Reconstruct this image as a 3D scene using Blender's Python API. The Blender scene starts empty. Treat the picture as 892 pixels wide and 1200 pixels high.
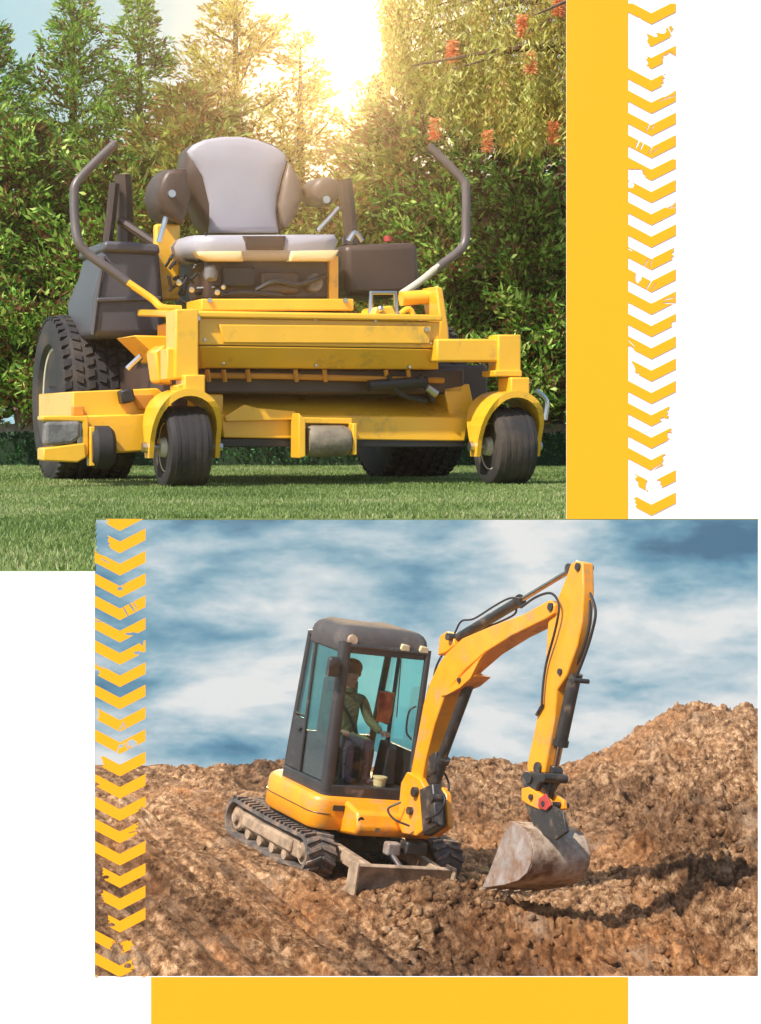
import bpy, bmesh, math, random
import numpy as np
from mathutils import Vector, Matrix
random.seed(7); RNG = np.random.default_rng(7)
S = bpy.context.scene; COL = S.collection
rad = math.radians

# ------------------------------------------------------------ camera, sky light, sun, exposure
F = 2600.0                                    # focal length in photo pixels (photo 892 x 1200)
cam = bpy.data.cameras.new('camera'); co = bpy.data.objects.new('camera', cam); COL.objects.link(co)
cam.sensor_fit = 'HORIZONTAL'; cam.sensor_width = 36; cam.lens = F*36/892
cam.shift_y = -100/892; cam.clip_start = .1; cam.clip_end = 2000
co.location = (0, 0, 0); co.rotation_euler = (rad(90), 0, 0); S.camera = co

SUN_EL, SUN_AZ = rad(50), rad(44)             # sun high on the left, behind the viewer's shoulder
sdir = Vector((-math.cos(SUN_EL)*math.sin(SUN_AZ), -math.cos(SUN_EL)*math.cos(SUN_AZ), math.sin(SUN_EL)))
W = bpy.data.worlds.new('World'); S.world = W; W.use_nodes = True
nt = W.node_tree; bg = nt.nodes['Background']
sk = nt.nodes.new('ShaderNodeTexSky'); sk.sky_type = 'NISHITA'; sk.sun_disc = False
sk.sun_elevation = SUN_EL; sk.sun_rotation = math.atan2(sdir.x, sdir.y)
nt.links.new(sk.outputs[0], bg.inputs[0]); bg.inputs[1].default_value = .15
sl = bpy.data.lights.new('sun', 'SUN'); sl.energy = 4.6; sl.angle = rad(1.0); sl.color = (1, .955, .88)
so = bpy.data.objects.new('sun', sl); COL.objects.link(so)
so.rotation_euler = sdir.to_track_quat('Z', 'Y').to_euler()
S.view_settings.view_transform = 'Standard'; S.view_settings.look = 'None'
S.view_settings.exposure = .55; S.view_settings.gamma = 1
S.render.film_transparent = False
EXPO = 2**.55; SUNDISC = 4000.; HAZE = .0026
S.cycles.max_bounces = 6; S.cycles.transparent_max_bounces = 12
S.cycles.use_denoising = True

# ------------------------------------------------------------ helpers
def ray(px, py): return np.array([(px-446)/F, 1., -(py-500)/F])
def at(px, py, d): return ray(px, py)*d       # a point seen at a pixel, d metres away

class Frame:                                  # a thing's own axes; gives points on its planes
    def __init__(s, R, O): s.R = np.array(R, float); s.O = np.array(O, float)
    def __call__(s, px, py, ax, v):
        n = s.R[:, ax]; d = ray(px, py); t = (v+n@s.O)/(n@d)
        return s.R.T@(t*d-s.O)
    def matrix(s):
        m = Matrix([list(s.R[i])+[s.O[i]] for i in range(3)]+[[0, 0, 0, 1]]); return m

def catmull(pts, k=6):
    P = [np.array(p, float) for p in pts]
    if len(P) < 3: return P
    P = [2*P[0]-P[1]]+P+[2*P[-1]-P[-2]]; out = []
    for i in range(1, len(P)-2):
        a, b, c, d = P[i-1:i+3]
        for j in range(k):
            t = j/k
            out.append(.5*((2*b)+(c-a)*t+(2*a-5*b+4*c-d)*t*t+(3*b-a-3*c+d)*t**3))
    out.append(P[-2]); return out

class MB:
    def __init__(s): s.v = []; s.f = []
    def add(s, vs, fs):
        o = len(s.v); s.v += [tuple(float(c) for c in v) for v in vs]; s.f += [tuple(i+o for i in f) for f in fs]; return s
    def box(s, x0, x1, y0, y1, z0, z1):
        return s.hexa([(x0, y0, z0), (x1, y0, z0), (x1, y0, z1), (x0, y0, z1)], [(x0, y1, z0), (x1, y1, z0), (x1, y1, z1), (x0, y1, z1)])
    def hexa(s, a, b):
        return s.add(list(a)+list(b), [(3, 2, 1, 0), (4, 5, 6, 7), (0, 1, 5, 4), (1, 2, 6, 5), (2, 3, 7, 6), (3, 0, 4, 7)])
    def prism(s, pts, ax, a, b):              # pts: 3D points whose coordinate `ax` is replaced by a / b
        n = len(pts); A = []; B = []
        for p in pts:
            q = list(p); q[ax] = a; A.append(q); q = list(p); q[ax] = b; B.append(q)
        return s.add(A+B, [tuple(range(n))[::-1], tuple(range(n, 2*n))]+[(i, (i+1) % n, n+(i+1) % n, n+i) for i in range(n)])
    def loft(s, rings, cap=True):
        n = len(rings[0]); vs = [p for r in rings for p in r]; fs = []
        for k in range(len(rings)-1):
            for i in range(n):
                j = (i+1) % n; fs.append((k*n+i, k*n+j, (k+1)*n+j, (k+1)*n+i))
        if cap: fs += [tuple(range(n))[::-1], tuple((len(rings)-1)*n+i for i in range(n))]
        return s.add(vs, fs)
    def tube(s, pts, r, n=10, smooth=0):
        P = catmull(pts, smooth) if smooth else [np.array(p, float) for p in pts]
        rr = r if hasattr(r, '__len__') else [r]*len(P)
        if len(rr) != len(P): rr = np.interp(np.linspace(0, 1, len(P)), np.linspace(0, 1, len(rr)), rr)
        up = None; rings = []
        for i, p in enumerate(P):
            t = P[min(i+1, len(P)-1)]-P[max(i-1, 0)]; t = t/(np.linalg.norm(t)+1e-9)
            if up is None:
                up = np.cross(t, (0, 0, 1.)) if abs(t[2]) < .9 else np.cross(t, (1., 0, 0))
            up = up-t*(up@t); up /= np.linalg.norm(up)+1e-9; w = np.cross(t, up)
            rings.append([p+rr[i]*(math.cos(a)*up+math.sin(a)*w) for a in [2*math.pi*k/n for k in range(n)]])
        return s.loft(rings)
    def lathe(s, prof, c, ax, n=32):          # prof: (radius, offset along axis)
        ax = np.array(ax, float); ax /= np.linalg.norm(ax); c = np.array(c, float)
        u = np.cross(ax, (0, 0, 1.)) if abs(ax[2]) < .9 else np.cross(ax, (1., 0, 0)); u /= np.linalg.norm(u); w = np.cross(ax, u)
        return s.loft([[c+ax*t+r*(math.cos(a)*u+math.sin(a)*w) for a in [2*math.pi*k/n for k in range(n)]] for r, t in prof])
    def ball(s, c, r, n=14, m=9):
        r = r if hasattr(r, '__len__') else (r,)*3; c = np.array(c, float)
        return s.loft([[c+np.array((r[0]*math.sin(f)*math.cos(a), r[1]*math.sin(f)*math.sin(a), r[2]*math.cos(f))) for a in [2*math.pi*k/n for k in range(n)]]
                       for f in [math.pi*(j+.02)/(m-1+.04) for j in range(m)]])
    def pillow(s, pts, ax, back, front, bulge):   # padded cushion with an outline
        n = len(pts); c = sum(np.array(p, float) for p in pts)/n; rings = []
        for sc, v in ((.93, back), (1., back+(front-back)*.15), (1., back+(front-back)*.7), (.965, front-(front-back)*.1), (.9, front), (.7, front+bulge*.6), (.35, front+bulge), (.05, front+bulge)):
            ring = []
            for p in pts:
                q = c+(np.array(p, float)-c)*sc; q[ax] = v; ring.append(q)
            rings.append(ring)
        return s.loft(rings)
    def build(s, name, mat, parent=None, bevel=0, seg=2, angle=35, flat=False):
        me = bpy.data.meshes.new(name); me.from_pydata(s.v, [], s.f); me.materials.append(mat)
        bm = bmesh.new(); bm.from_mesh(me); bmesh.ops.recalc_face_normals(bm, faces=bm.faces); bm.to_mesh(me); bm.free()
        o = bpy.data.objects.new(name, me); COL.objects.link(o)
        if not flat:
            me.shade_smooth(); me.set_sharp_from_angle(angle=rad(angle))
        if bevel:
            m = o.modifiers.new('bevel', 'BEVEL'); m.width = bevel; m.segments = seg; m.limit_method = 'ANGLE'; m.angle_limit = rad(40); m.harden_normals = False
        if parent: o.parent = parent
        return o

def raw_mesh(name, V, Fq, mat, parent=None, smooth=False):
    me = bpy.data.meshes.new(name); V = np.asarray(V, np.float32); Fq = np.asarray(Fq, np.int32); k = Fq.shape[1]
    me.vertices.add(len(V)); me.vertices.foreach_set('co', V.ravel())
    me.loops.add(Fq.size); me.loops.foreach_set('vertex_index', Fq.ravel())
    me.polygons.add(len(Fq)); me.polygons.foreach_set('loop_start', np.arange(0, Fq.size, k, dtype=np.int32))
    me.polygons.foreach_set('loop_total', np.full(len(Fq), k, np.int32))
    if smooth: me.polygons.foreach_set('use_smooth', np.ones(len(Fq), bool))
    me.update(calc_edges=True); me.materials.append(mat)
    o = bpy.data.objects.new(name, me); COL.objects.link(o)
    if parent: o.parent = parent
    return o

def tag(o, label=None, cat=None, group=None, kind=None):
    if label: o['label'] = label
    if cat: o['category'] = cat
    if group: o['group'] = group
    if kind: o['kind'] = kind
    return o
def thing(name, label, cat, frame=None, group=None):
    o = bpy.data.objects.new(name, None); COL.objects.link(o); o.empty_display_size = .1
    if frame is not None: o.matrix_world = frame
    return tag(o, label, cat, group)

# value noise in numpy
def vnoise(x, y, seed=0):
    xi = np.floor(x).astype(np.int64); yi = np.floor(y).astype(np.int64); fx = x-xi; fy = y-yi
    fx = fx*fx*fx*(fx*(fx*6-15)+10); fy = fy*fy*fy*(fy*(fy*6-15)+10)
    def h(a, b):
        n = (a*374761393+b*668265263+seed*1442695041) & 0xffffffff
        n = ((n ^ (n >> 13))*1274126177) & 0xffffffff
        return ((n ^ (n >> 16)) & 0xffff)/65535.
    return (h(xi, yi)*(1-fx)+h(xi+1, yi)*fx)*(1-fy)+(h(xi, yi+1)*(1-fx)+h(xi+1, yi+1)*fx)*fy
def fbm(x, y, o=5, seed=0, g=.5, ridged=False):
    r = 0; a = 1; t = 0
    for i in range(o):
        n = vnoise(x+i*17.3, y-i*9.1, seed+i)
        if ridged: n = 1-abs(2*n-1)
        r = r+a*n; t += a; a *= g; x = x*2.03; y = y*2.03
    return r/t

# ------------------------------------------------------------ materials
def new_mat(name):
    m = bpy.data.materials.new(name); m.use_nodes = True; n = m.node_tree; return m, n, n.nodes['Principled BSDF'], n.nodes, n.links
def pbr(name, c, rough=.5, metal=0, var=.12, scale=6, dirt=None, dirt_amt=.5, dirt_scale=3, bump=0, bscale=60, coat=0, c2=None):
    m, n, b, N, L = new_mat(name)
    tc = N.new('ShaderNodeTexCoord'); no = N.new('ShaderNodeTexNoise'); no.inputs['Scale'].default_value = scale; no.inputs['Detail'].default_value = 8
    L.new(tc.outputs['Object'], no.inputs['Vector'])
    r = N.new('ShaderNodeValToRGB'); L.new(no.outputs[0], r.inputs[0])
    lo = tuple(max(0, x*(1-var)) for x in c)+(1,); hi = tuple(min(1, x*(1+var)) for x in (c2 or c))+(1,)
    r.color_ramp.elements[0].position = .32; r.color_ramp.elements[1].position = .68
    r.color_ramp.elements[0].color = lo; r.color_ramp.elements[1].color = hi; out = r.outputs[0]
    b.inputs['Roughness'].default_value = rough; b.inputs['Metallic'].default_value = metal
    if coat: b.inputs['Coat Weight'].default_value = coat; b.inputs['Coat Roughness'].default_value = .12
    if dirt:
        n2 = N.new('ShaderNodeTexNoise'); n2.inputs['Scale'].default_value = dirt_scale; n2.inputs['Detail'].default_value = 12; n2.inputs['Roughness'].default_value = .7
        L.new(tc.outputs['Object'], n2.inputs['Vector'])
        r2 = N.new('ShaderNodeValToRGB'); r2.color_ramp.elements[0].position = .62-.3*dirt_amt; r2.color_ramp.elements[1].position = .78-.2*dirt_amt
        L.new(n2.outputs[0], r2.inputs[0])
        mx = N.new('ShaderNodeMix'); mx.data_type = 'RGBA'; L.new(r2.outputs[0], mx.inputs[0]); L.new(out, mx.inputs[6]); mx.inputs[7].default_value = tuple(dirt)+(1,)
        out = mx.outputs[2]
        mr = N.new('ShaderNodeMapRange'); mr.inputs[3].default_value = rough; mr.inputs[4].default_value = .95; L.new(r2.outputs[0], mr.inputs[0]); L.new(mr.outputs[0], b.inputs['Roughness'])
    L.new(out, b.inputs['Base Color'])
    if bump:
        n3 = N.new('ShaderNodeTexNoise'); n3.inputs['Scale'].default_value = bscale; n3.inputs['Detail'].default_value = 6; L.new(tc.outputs['Object'], n3.inputs['Vector'])
        bp = N.new('ShaderNodeBump'); bp.inputs['Strength'].default_value = bump; bp.inputs['Distance'].default_value = .01; L.new(n3.outputs[0], bp.inputs['Height']); L.new(bp.outputs[0], b.inputs['Normal'])
    return m
def leaf_mat(name, stops, trans=.35, rough=.55, clump=7):
    m, n, b, N, L = new_mat(name)
    g = N.new('ShaderNodeNewGeometry'); r = N.new('ShaderNodeValToRGB')
    tc = N.new('ShaderNodeTexCoord'); no = N.new('ShaderNodeTexNoise'); no.inputs['Scale'].default_value = clump; no.inputs['Detail'].default_value = 3; L.new(tc.outputs['Object'], no.inputs['Vector'])
    mr = N.new('ShaderNodeMapRange'); mr.inputs[1].default_value = .3; mr.inputs[2].default_value = .7; mr.inputs[3].default_value = -.32; mr.inputs[4].default_value = .32; L.new(no.outputs[0], mr.inputs[0])
    ad = N.new('ShaderNodeMath'); ad.operation = 'MULTIPLY_ADD'; L.new(g.outputs['Random Per Island'], ad.inputs[0]); ad.inputs[1].default_value = .8; L.new(mr.outputs[0], ad.inputs[2])
    a2 = N.new('ShaderNodeMath'); a2.operation = 'ADD'; a2.use_clamp = True; L.new(ad.outputs[0], a2.inputs[0]); a2.inputs[1].default_value = .1; L.new(a2.outputs[0], r.inputs[0])
    el = r.color_ramp.elements
    while len(el) < len(stops): el.new(.5)
    for e, (p, c) in zip(el, stops): e.position = p; e.color = tuple(c)+(1,)
    L.new(r.outputs[0], b.inputs['Base Color']); b.inputs['Roughness'].default_value = rough
    t = N.new('ShaderNodeBsdfTranslucent'); L.new(r.outputs[0], t.inputs[0]); mx = N.new('ShaderNodeMixShader'); mx.inputs[0].default_value = trans
    L.new(b.outputs[0], mx.inputs[1]); L.new(t.outputs[0], mx.inputs[2]); L.new(mx.outputs[0], N['Material Output'].inputs[0])
    return m
def glass_mat(name, tint, refl=.1, edge=.35):
    m, n, b, N, L = new_mat(name)
    t = N.new('ShaderNodeBsdfTransparent'); t.inputs[0].default_value = tuple(tint)+(1,)
    g = N.new('ShaderNodeBsdfGlossy'); g.inputs['Roughness'].default_value = .03
    lw = N.new('ShaderNodeLayerWeight'); lw.inputs[0].default_value = .3; mr = N.new('ShaderNodeMapRange'); mr.inputs[3].default_value = refl; mr.inputs[4].default_value = edge
    L.new(lw.outputs['Fresnel'], mr.inputs[0])
    mx = N.new('ShaderNodeMixShader'); L.new(mr.outputs[0], mx.inputs[0]); L.new(t.outputs[0], mx.inputs[1]); L.new(g.outputs[0], mx.inputs[2]); L.new(mx.outputs[0], N['Material Output'].inputs[0])
    return m

YEL = (.86, .46, .022)
m_white = pbr('white_sheet', (.93, .93, .93), .9, var=0)
m_page_yellow = pbr('matte_yellow_film', (.90, .365, .002), .9, var=0)
m_yellow = pbr('yellow_enamel', (.84, .43, .022), .32, var=.06, coat=.4, dirt=(.30, .20, .06), dirt_amt=.2, dirt_scale=7, bump=.03, bscale=25)
m_dyellow = pbr('worn_yellow_paint', (.82, .30, .006), .38, var=.08, coat=.2, dirt=(.36, .22, .10), dirt_amt=.36, dirt_scale=4, bump=.05)
m_rubber = pbr('mower_rubber', (.024, .019, .018), .75, var=.2, dirt=(.085, .06, .04), dirt_amt=.35, bump=.1, bscale=80)
m_rim = pbr('cream_rim_steel', (.55, .50, .36), .5, var=.1, dirt=(.2, .15, .08), dirt_amt=.3)
m_plastic = pbr('dark_grey_plastic', (.075, .066, .07), .42, var=.1, bump=.12, bscale=180)
m_black = pbr('black_part', (.018, .016, .016), .45, var=.3)
m_brownblack = pbr('dark_brown_vinyl_and_gap_shade', (.06, .035, .025), .45, var=.2)
m_seat = pbr('pale_grey_vinyl', (.36, .335, .36), .42, var=.05, bump=.06, bscale=90)
m_cream_reflect = pbr('cream_and_reflection', (.72, .56, .28), .45, var=.05)  # cream for the tub, and reflected yellow painted on the seat cushion
m_lever = pbr('grey_brown_grip', (.11, .085, .075), .4, var=.15)
m_steel = pbr('bare_steel', (.55, .54, .52), .3, 1, var=.15)
m_orange = pbr('amber_paint', (.55, .22, .02), .45, var=.2)
m_pad = pbr('grey_rubber_pad', (.16, .15, .14), .8, var=.35, scale=12, dirt=(.05, .04, .035), dirt_amt=.4, dirt_scale=14, bump=.3)
m_roller = pbr('worn_roller', (.20, .16, .11), .7, var=.4, scale=18, bump=.3)
m_ptrack = pbr('dusty_track_rubber', (.10, .085, .075), .85, var=.3, scale=10, dirt=(.33, .21, .13), dirt_amt=.5, dirt_scale=7, bump=.4, bscale=50)
m_dusty = pbr('dust_caked_steel', (.36, .25, .16), .85, var=.35, scale=8, dirt=(.16, .10, .06), dirt_amt=.4, dirt_scale=6, bump=.5, bscale=40)
m_cabframe = pbr('cab_grey_paint', (.036, .031, .030), .36, var=.15, dirt=(.2, .15, .11), dirt_amt=.12, dirt_scale=5)
m_cyl = pbr('cylinder_black', (.03, .026, .024), .4, var=.3, dirt=(.2, .13, .08), dirt_amt=.3, dirt_scale=8)
m_hose = pbr('hose_rubber', (.02, .018, .018), .5, var=.2)
m_bucket = pbr('worn_bucket_steel', (.60, .48, .36), .65, .1, var=.2, scale=5, dirt=(.17, .09, .045), dirt_amt=.85, dirt_scale=5, bump=.3, bscale=30)
m_bside = pbr('grey_bucket_side', (.33, .28, .25), .7, .1, var=.25, scale=7, dirt=(.22, .11, .05), dirt_amt=.75, dirt_scale=6, bump=.3, bscale=30)
m_red = pbr('red_paint', (.40, .04, .03), .6)
m_glass = glass_mat('cab_glass', (.60, .70, .68), .14)
m_clear = glass_mat('clear_glass', (.95, .97, .96), .01, .12)
m_glass2 = glass_mat('teal_glass', (.60, .93, .92), .06)

# ------------------------------------------------------------ sky backdrop (clouds low down, hazy sun high up)
def build_sky():
    n = 48; Rr = 90; V = []; Fq = []
    zs = [-45, -3.8, 8, 60]
    for z in zs:
        for i in range(n+1):
            a = rad(-75+150*i/n); V.append((Rr*math.sin(a), Rr*math.cos(a), z))
    for k in range(3):
        for i in range(n): Fq.append((k*(n+1)+i, k*(n+1)+i+1, (k+1)*(n+1)+i+1, (k+1)*(n+1)+i))
    m, nn, b, N, L = new_mat('sky_air'); N.remove(b); m.cycles.emission_sampling = 'NONE'
    tc = N.new('ShaderNodeTexCoord'); nv = N.new('ShaderNodeVectorMath'); nv.operation = 'NORMALIZE'; L.new(tc.outputs['Object'], nv.inputs[0])
    sp = N.new('ShaderNodeSeparateXYZ'); L.new(nv.outputs[0], sp.inputs[0])
    # clouds
    mp = N.new('ShaderNodeMapping'); mp.inputs['Rotation'].default_value = (0, rad(14), 0); mp.inputs['Scale'].default_value = (9.5, 1, 27); L.new(nv.outputs[0], mp.inputs[0])
    mp.inputs['Location'].default_value = (3.1, 0, 2.35)
    no = N.new('ShaderNodeTexNoise'); no.inputs['Scale'].default_value = 1.0; no.inputs['Detail'].default_value = 12; no.inputs['Roughness'].default_value = .5; no.inputs['Distortion'].default_value = .25
    L.new(mp.outputs[0], no.inputs['Vector'])
    # more cloud towards the horizon of the lower view
    cr = N.new('ShaderNodeValToRGB'); e = cr.color_ramp.elements
    cols = [(.35, (.04, .15, .27)), (.42, (.11, .30, .44)), (.48, (.26, .45, .56)), (.54, (.50, .62, .69)), (.62, (.80, .82, .82))]
    while len(e) < 5: e.new(.5)
    for x, (p, c) in zip(e, cols): x.position = p; x.color = c+(1,)
    lift = N.new('ShaderNodeMapRange'); lift.inputs[1].default_value = -.04; lift.inputs[2].default_value = -.16; lift.inputs[3].default_value = -.012; lift.inputs[4].default_value = .095
    L.new(sp.outputs[2], lift.inputs[0]); mp2 = N.new('ShaderNodeMapping'); mp2.inputs['Rotation'].default_value = (0, rad(10), 0); mp2.inputs['Scale'].default_value = (30, 1, 75); L.new(nv.outputs[0], mp2.inputs[0])
    n2 = N.new('ShaderNodeTexNoise'); n2.inputs['Scale'].default_value = 1.; n2.inputs['Detail'].default_value = 12; n2.inputs['Roughness'].default_value = .62; L.new(mp2.outputs[0], n2.inputs['Vector'])
    mm = N.new('ShaderNodeMath'); mm.operation = 'MULTIPLY_ADD'; L.new(n2.outputs[0], mm.inputs[0]); mm.inputs[1].default_value = .28; sb_ = N.new('ShaderNodeMath'); sb_.operation = 'MULTIPLY_ADD'; L.new(no.outputs[0], sb_.inputs[0]); sb_.inputs[1].default_value = .92; sb_.inputs[2].default_value = -.10; L.new(sb_.outputs[0], mm.inputs[2])
    ad = N.new('ShaderNodeMath'); ad.operation = 'ADD'; L.new(mm.outputs[0], ad.inputs[0]); L.new(lift.outputs[0], ad.inputs[1]); L.new(ad.outputs[0], cr.inputs[0])
    # upper sky: pale cyan, whitening round the sun
    sun = Vector(ray(424, 52)).normalized()
    ds = N.new('ShaderNodeVectorMath'); ds.operation = 'DISTANCE'; L.new(nv.outputs[0], ds.inputs[0]); ds.inputs[1].default_value = sun
    up = N.new('ShaderNodeValToRGB'); L.new(ds.outputs['Value'], up.inputs[0]); e = up.color_ramp.elements
    cols = [(0, (7, 5.5, 3.5)), (.010, (5, 4, 2.6)), (.018, (1.3, 1.05, .72)), (.04, (.80, .78, .66)), (.085, (.50, .68, .73)), (.18, (.42, .70, .80))]
    while len(e) < 6: e.new(.5)
    for x, (p, c) in zip(e, cols): x.position = p; x.color = c+(1,)
    mr = N.new('ShaderNodeMapRange'); mr.inputs[1].default_value = -.038; mr.inputs[2].default_value = -.030; L.new(sp.outputs[2], mr.inputs[0])
    mx = N.new('ShaderNodeMix'); mx.data_type = 'RGBA'; mx.clamp_result = False; L.new(mr.outputs[0], mx.inputs[0]); L.new(cr.outputs[0], mx.inputs[6]); L.new(up.outputs[0], mx.inputs[7])
    em = N.new('ShaderNodeEmission'); em.inputs[1].default_value = 1/EXPO; L.new(mx.outputs[2], em.inputs[0]); L.new(em.outputs[0], N['Material Output'].inputs[0])
    tag(raw_mesh('sky', V, Fq, m), kind='structure')
build_sky()
def sun_disc():
    m, n, b, N, L = new_mat('sun_fire'); N.remove(b); em = N.new('ShaderNodeEmission'); em.inputs[0].default_value = (1, .64, .30, 1); em.inputs[1].default_value = SUNDISC; L.new(em.outputs[0], N['Material Output'].inputs[0])
    c = at(424, 52, 86); mb = MB(); mb.lathe([(.0, 0), (.75, 0), (.78, .1), (0, .1)], c, (0, 1, 0), 24)
    tag(mb.build('sun_disc', m), kind='structure')
sun_disc()

# ------------------------------------------------------------ lower ground: building site
Ru = rad(9); Mr = np.array([[math.cos(Ru), 0, math.sin(Ru)], [0, 1, 0], [-math.sin(Ru), 0, math.cos(Ru)]])
DG = Frame(Mr@np.array([[.48, .877, 0], [-.877, .48, 0], [0, 0, 1]]), (-.433, 20.8, -4.035))   # digger axes: x forward, z up
def sm(a, b, x): t = np.clip((x-a)/(b-a), 0, 1); return t*t*(3-2*t)
def ground(x, d, fine=True):
    px = 446+F*x/np.maximum(d, 3)
    tilt = 1-.98*sm(21.3, 25.5, d)
    z = -4.06-(.158*np.clip(x+.433, -3.0, 1.8)-.03)*tilt
    z = z+.14*np.exp(-((x+1.55)/.50)**4-((d-26.0)/.8)**2)+.16*np.exp(-((x-1.15)/.75)**4-((d-26.2)/1.0)**2)
    hx = sm(1.95, 3.75, x-.04*(d-26)+.12*(vnoise(x*1.3, d*.6, 77)-.5)); hl = np.clip((x-2.15)/1.72, 0, .95)
    hx = .35*hx+.65*hl; hx = hx*(1-.06*sm(3.5, 4.2, x))
    z = z+(.90+.14*tilt)*hx*sm(16.5, 25.0, d)+.22*sm(1.3, 3.2, x)*sm(15, 19, d)*(1-sm(19, 25, d))
    # spoil ridge in front of blade and under bucket
    z = z+.13*np.exp(-((x-.45)/.75)**2-((d-18.35)/.5)**2)+.30*np.exp(-((x-1.35)/.6)**2-((d-18.3)/.6)**2)
    z = z+.27*np.exp(-((x-.62)/.52)**4-((d-19.05)/.36)**2)
    # descent from the viewer, crest and far fall
    z = z+(1-sm(13.2, 15.6, d))*0
    near = -.95-(d-3)*.266
    z = np.where(d < 15, np.maximum(near, -4.14)-.0*x, z*sm(15, 16.2, d)+(-4.14)*(1-sm(15, 16.2, d)))
    z = np.where(d < 3, -.95-.02*np.abs(d-3), z)
    z = z-sm(26.8, 29.5, d)*1.9-np.maximum(d-29.5, 0)*.16
    if fine:
        vis = sm(13, 15, d)*(1-sm(30, 34, d))
        left = sm(.9, -.5, x)*sm(15, 16, d)*sm(26.5, 25, d)                 # travelled, compacted slope
        ra = fbm(x*8+2, d*3.0, 5, 51, .66, True); n = (fbm(x*1.1+3, d*.6, 5, 3, .5)-.5)*.14+((fbm(x*4.2, d*1.5, 5, 11, .6)-.5)*.12+(fbm(x*15, d*7, 4, 23, .6)-.5)*.065-(np.maximum(ra-.64, 0))*.20)*(1-.82*left)
        c_ = (x-.0)*.93+(d-20)*.37; a_ = x*.37-(d-20)*.93                   # wheel and track ruts running down to the right
        n = n+left*((fbm(c_*5.5, a_*.35, 4, 61, .55)-.5)*.22+(fbm(c_*17, a_*.9, 3, 67, .6)-.5)*.035)
        hh = sm(0, .4, hx); z = z-.10*hh-.05*sm(23, 25.5, d); n = n+hh*(1-.62*sm(22.5, 25.5, d))*((fbm((x*.8+d*.35)*2.6, (x-d)*.45, 6, 31, .52, True)-.6)*.60+(fbm(x*3.2, d*1.8, 5, 41, .5)-.5)*.34-np.maximum(fbm(x*2.4+d*.5, d*.9-x, 4, 71, .55, True)-.7, 0)*.7)
        lx = (x+.433); m = np.exp(-((lx)/1.25)**4-((d-20.8)/1.1)**4); n = n*(1-.75*m)-.03*m
        u = x-(-1.77+(19.5-d)*.45)                                          # printed lug marks of the crawler
        for q in (0, .34):
            band = np.exp(-((u+q)/.12)**6)*sm(16.3, 16.9, d)*(1-sm(19.9, 20.5, d)); n = n*(1-.6*band)+band*(.042*np.clip(2.5*np.sin(d*2*math.pi/.26+np.abs(u+q)*9), -1, 1)-.01)
        z = z+n*vis
    return z
xs = np.concatenate([-np.geomspace(58, 2.75, 26), np.linspace(-2.7, 5.3, 690), np.geomspace(5.4, 58, 26)])
ds_ = np.concatenate([np.linspace(-30, 12.5, 30), np.linspace(13, 29, 470), np.geomspace(29.5, 39, 14)])
X, D = np.meshgrid(xs, ds_); Z = ground(X, D)
ni, nj = X.shape; idx = np.arange(ni*nj).reshape(ni, nj)
Q = np.stack([idx[:-1, :-1], idx[:-1, 1:], idx[1:, 1:], idx[1:, :-1]], -1).reshape(-1, 4)
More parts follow.
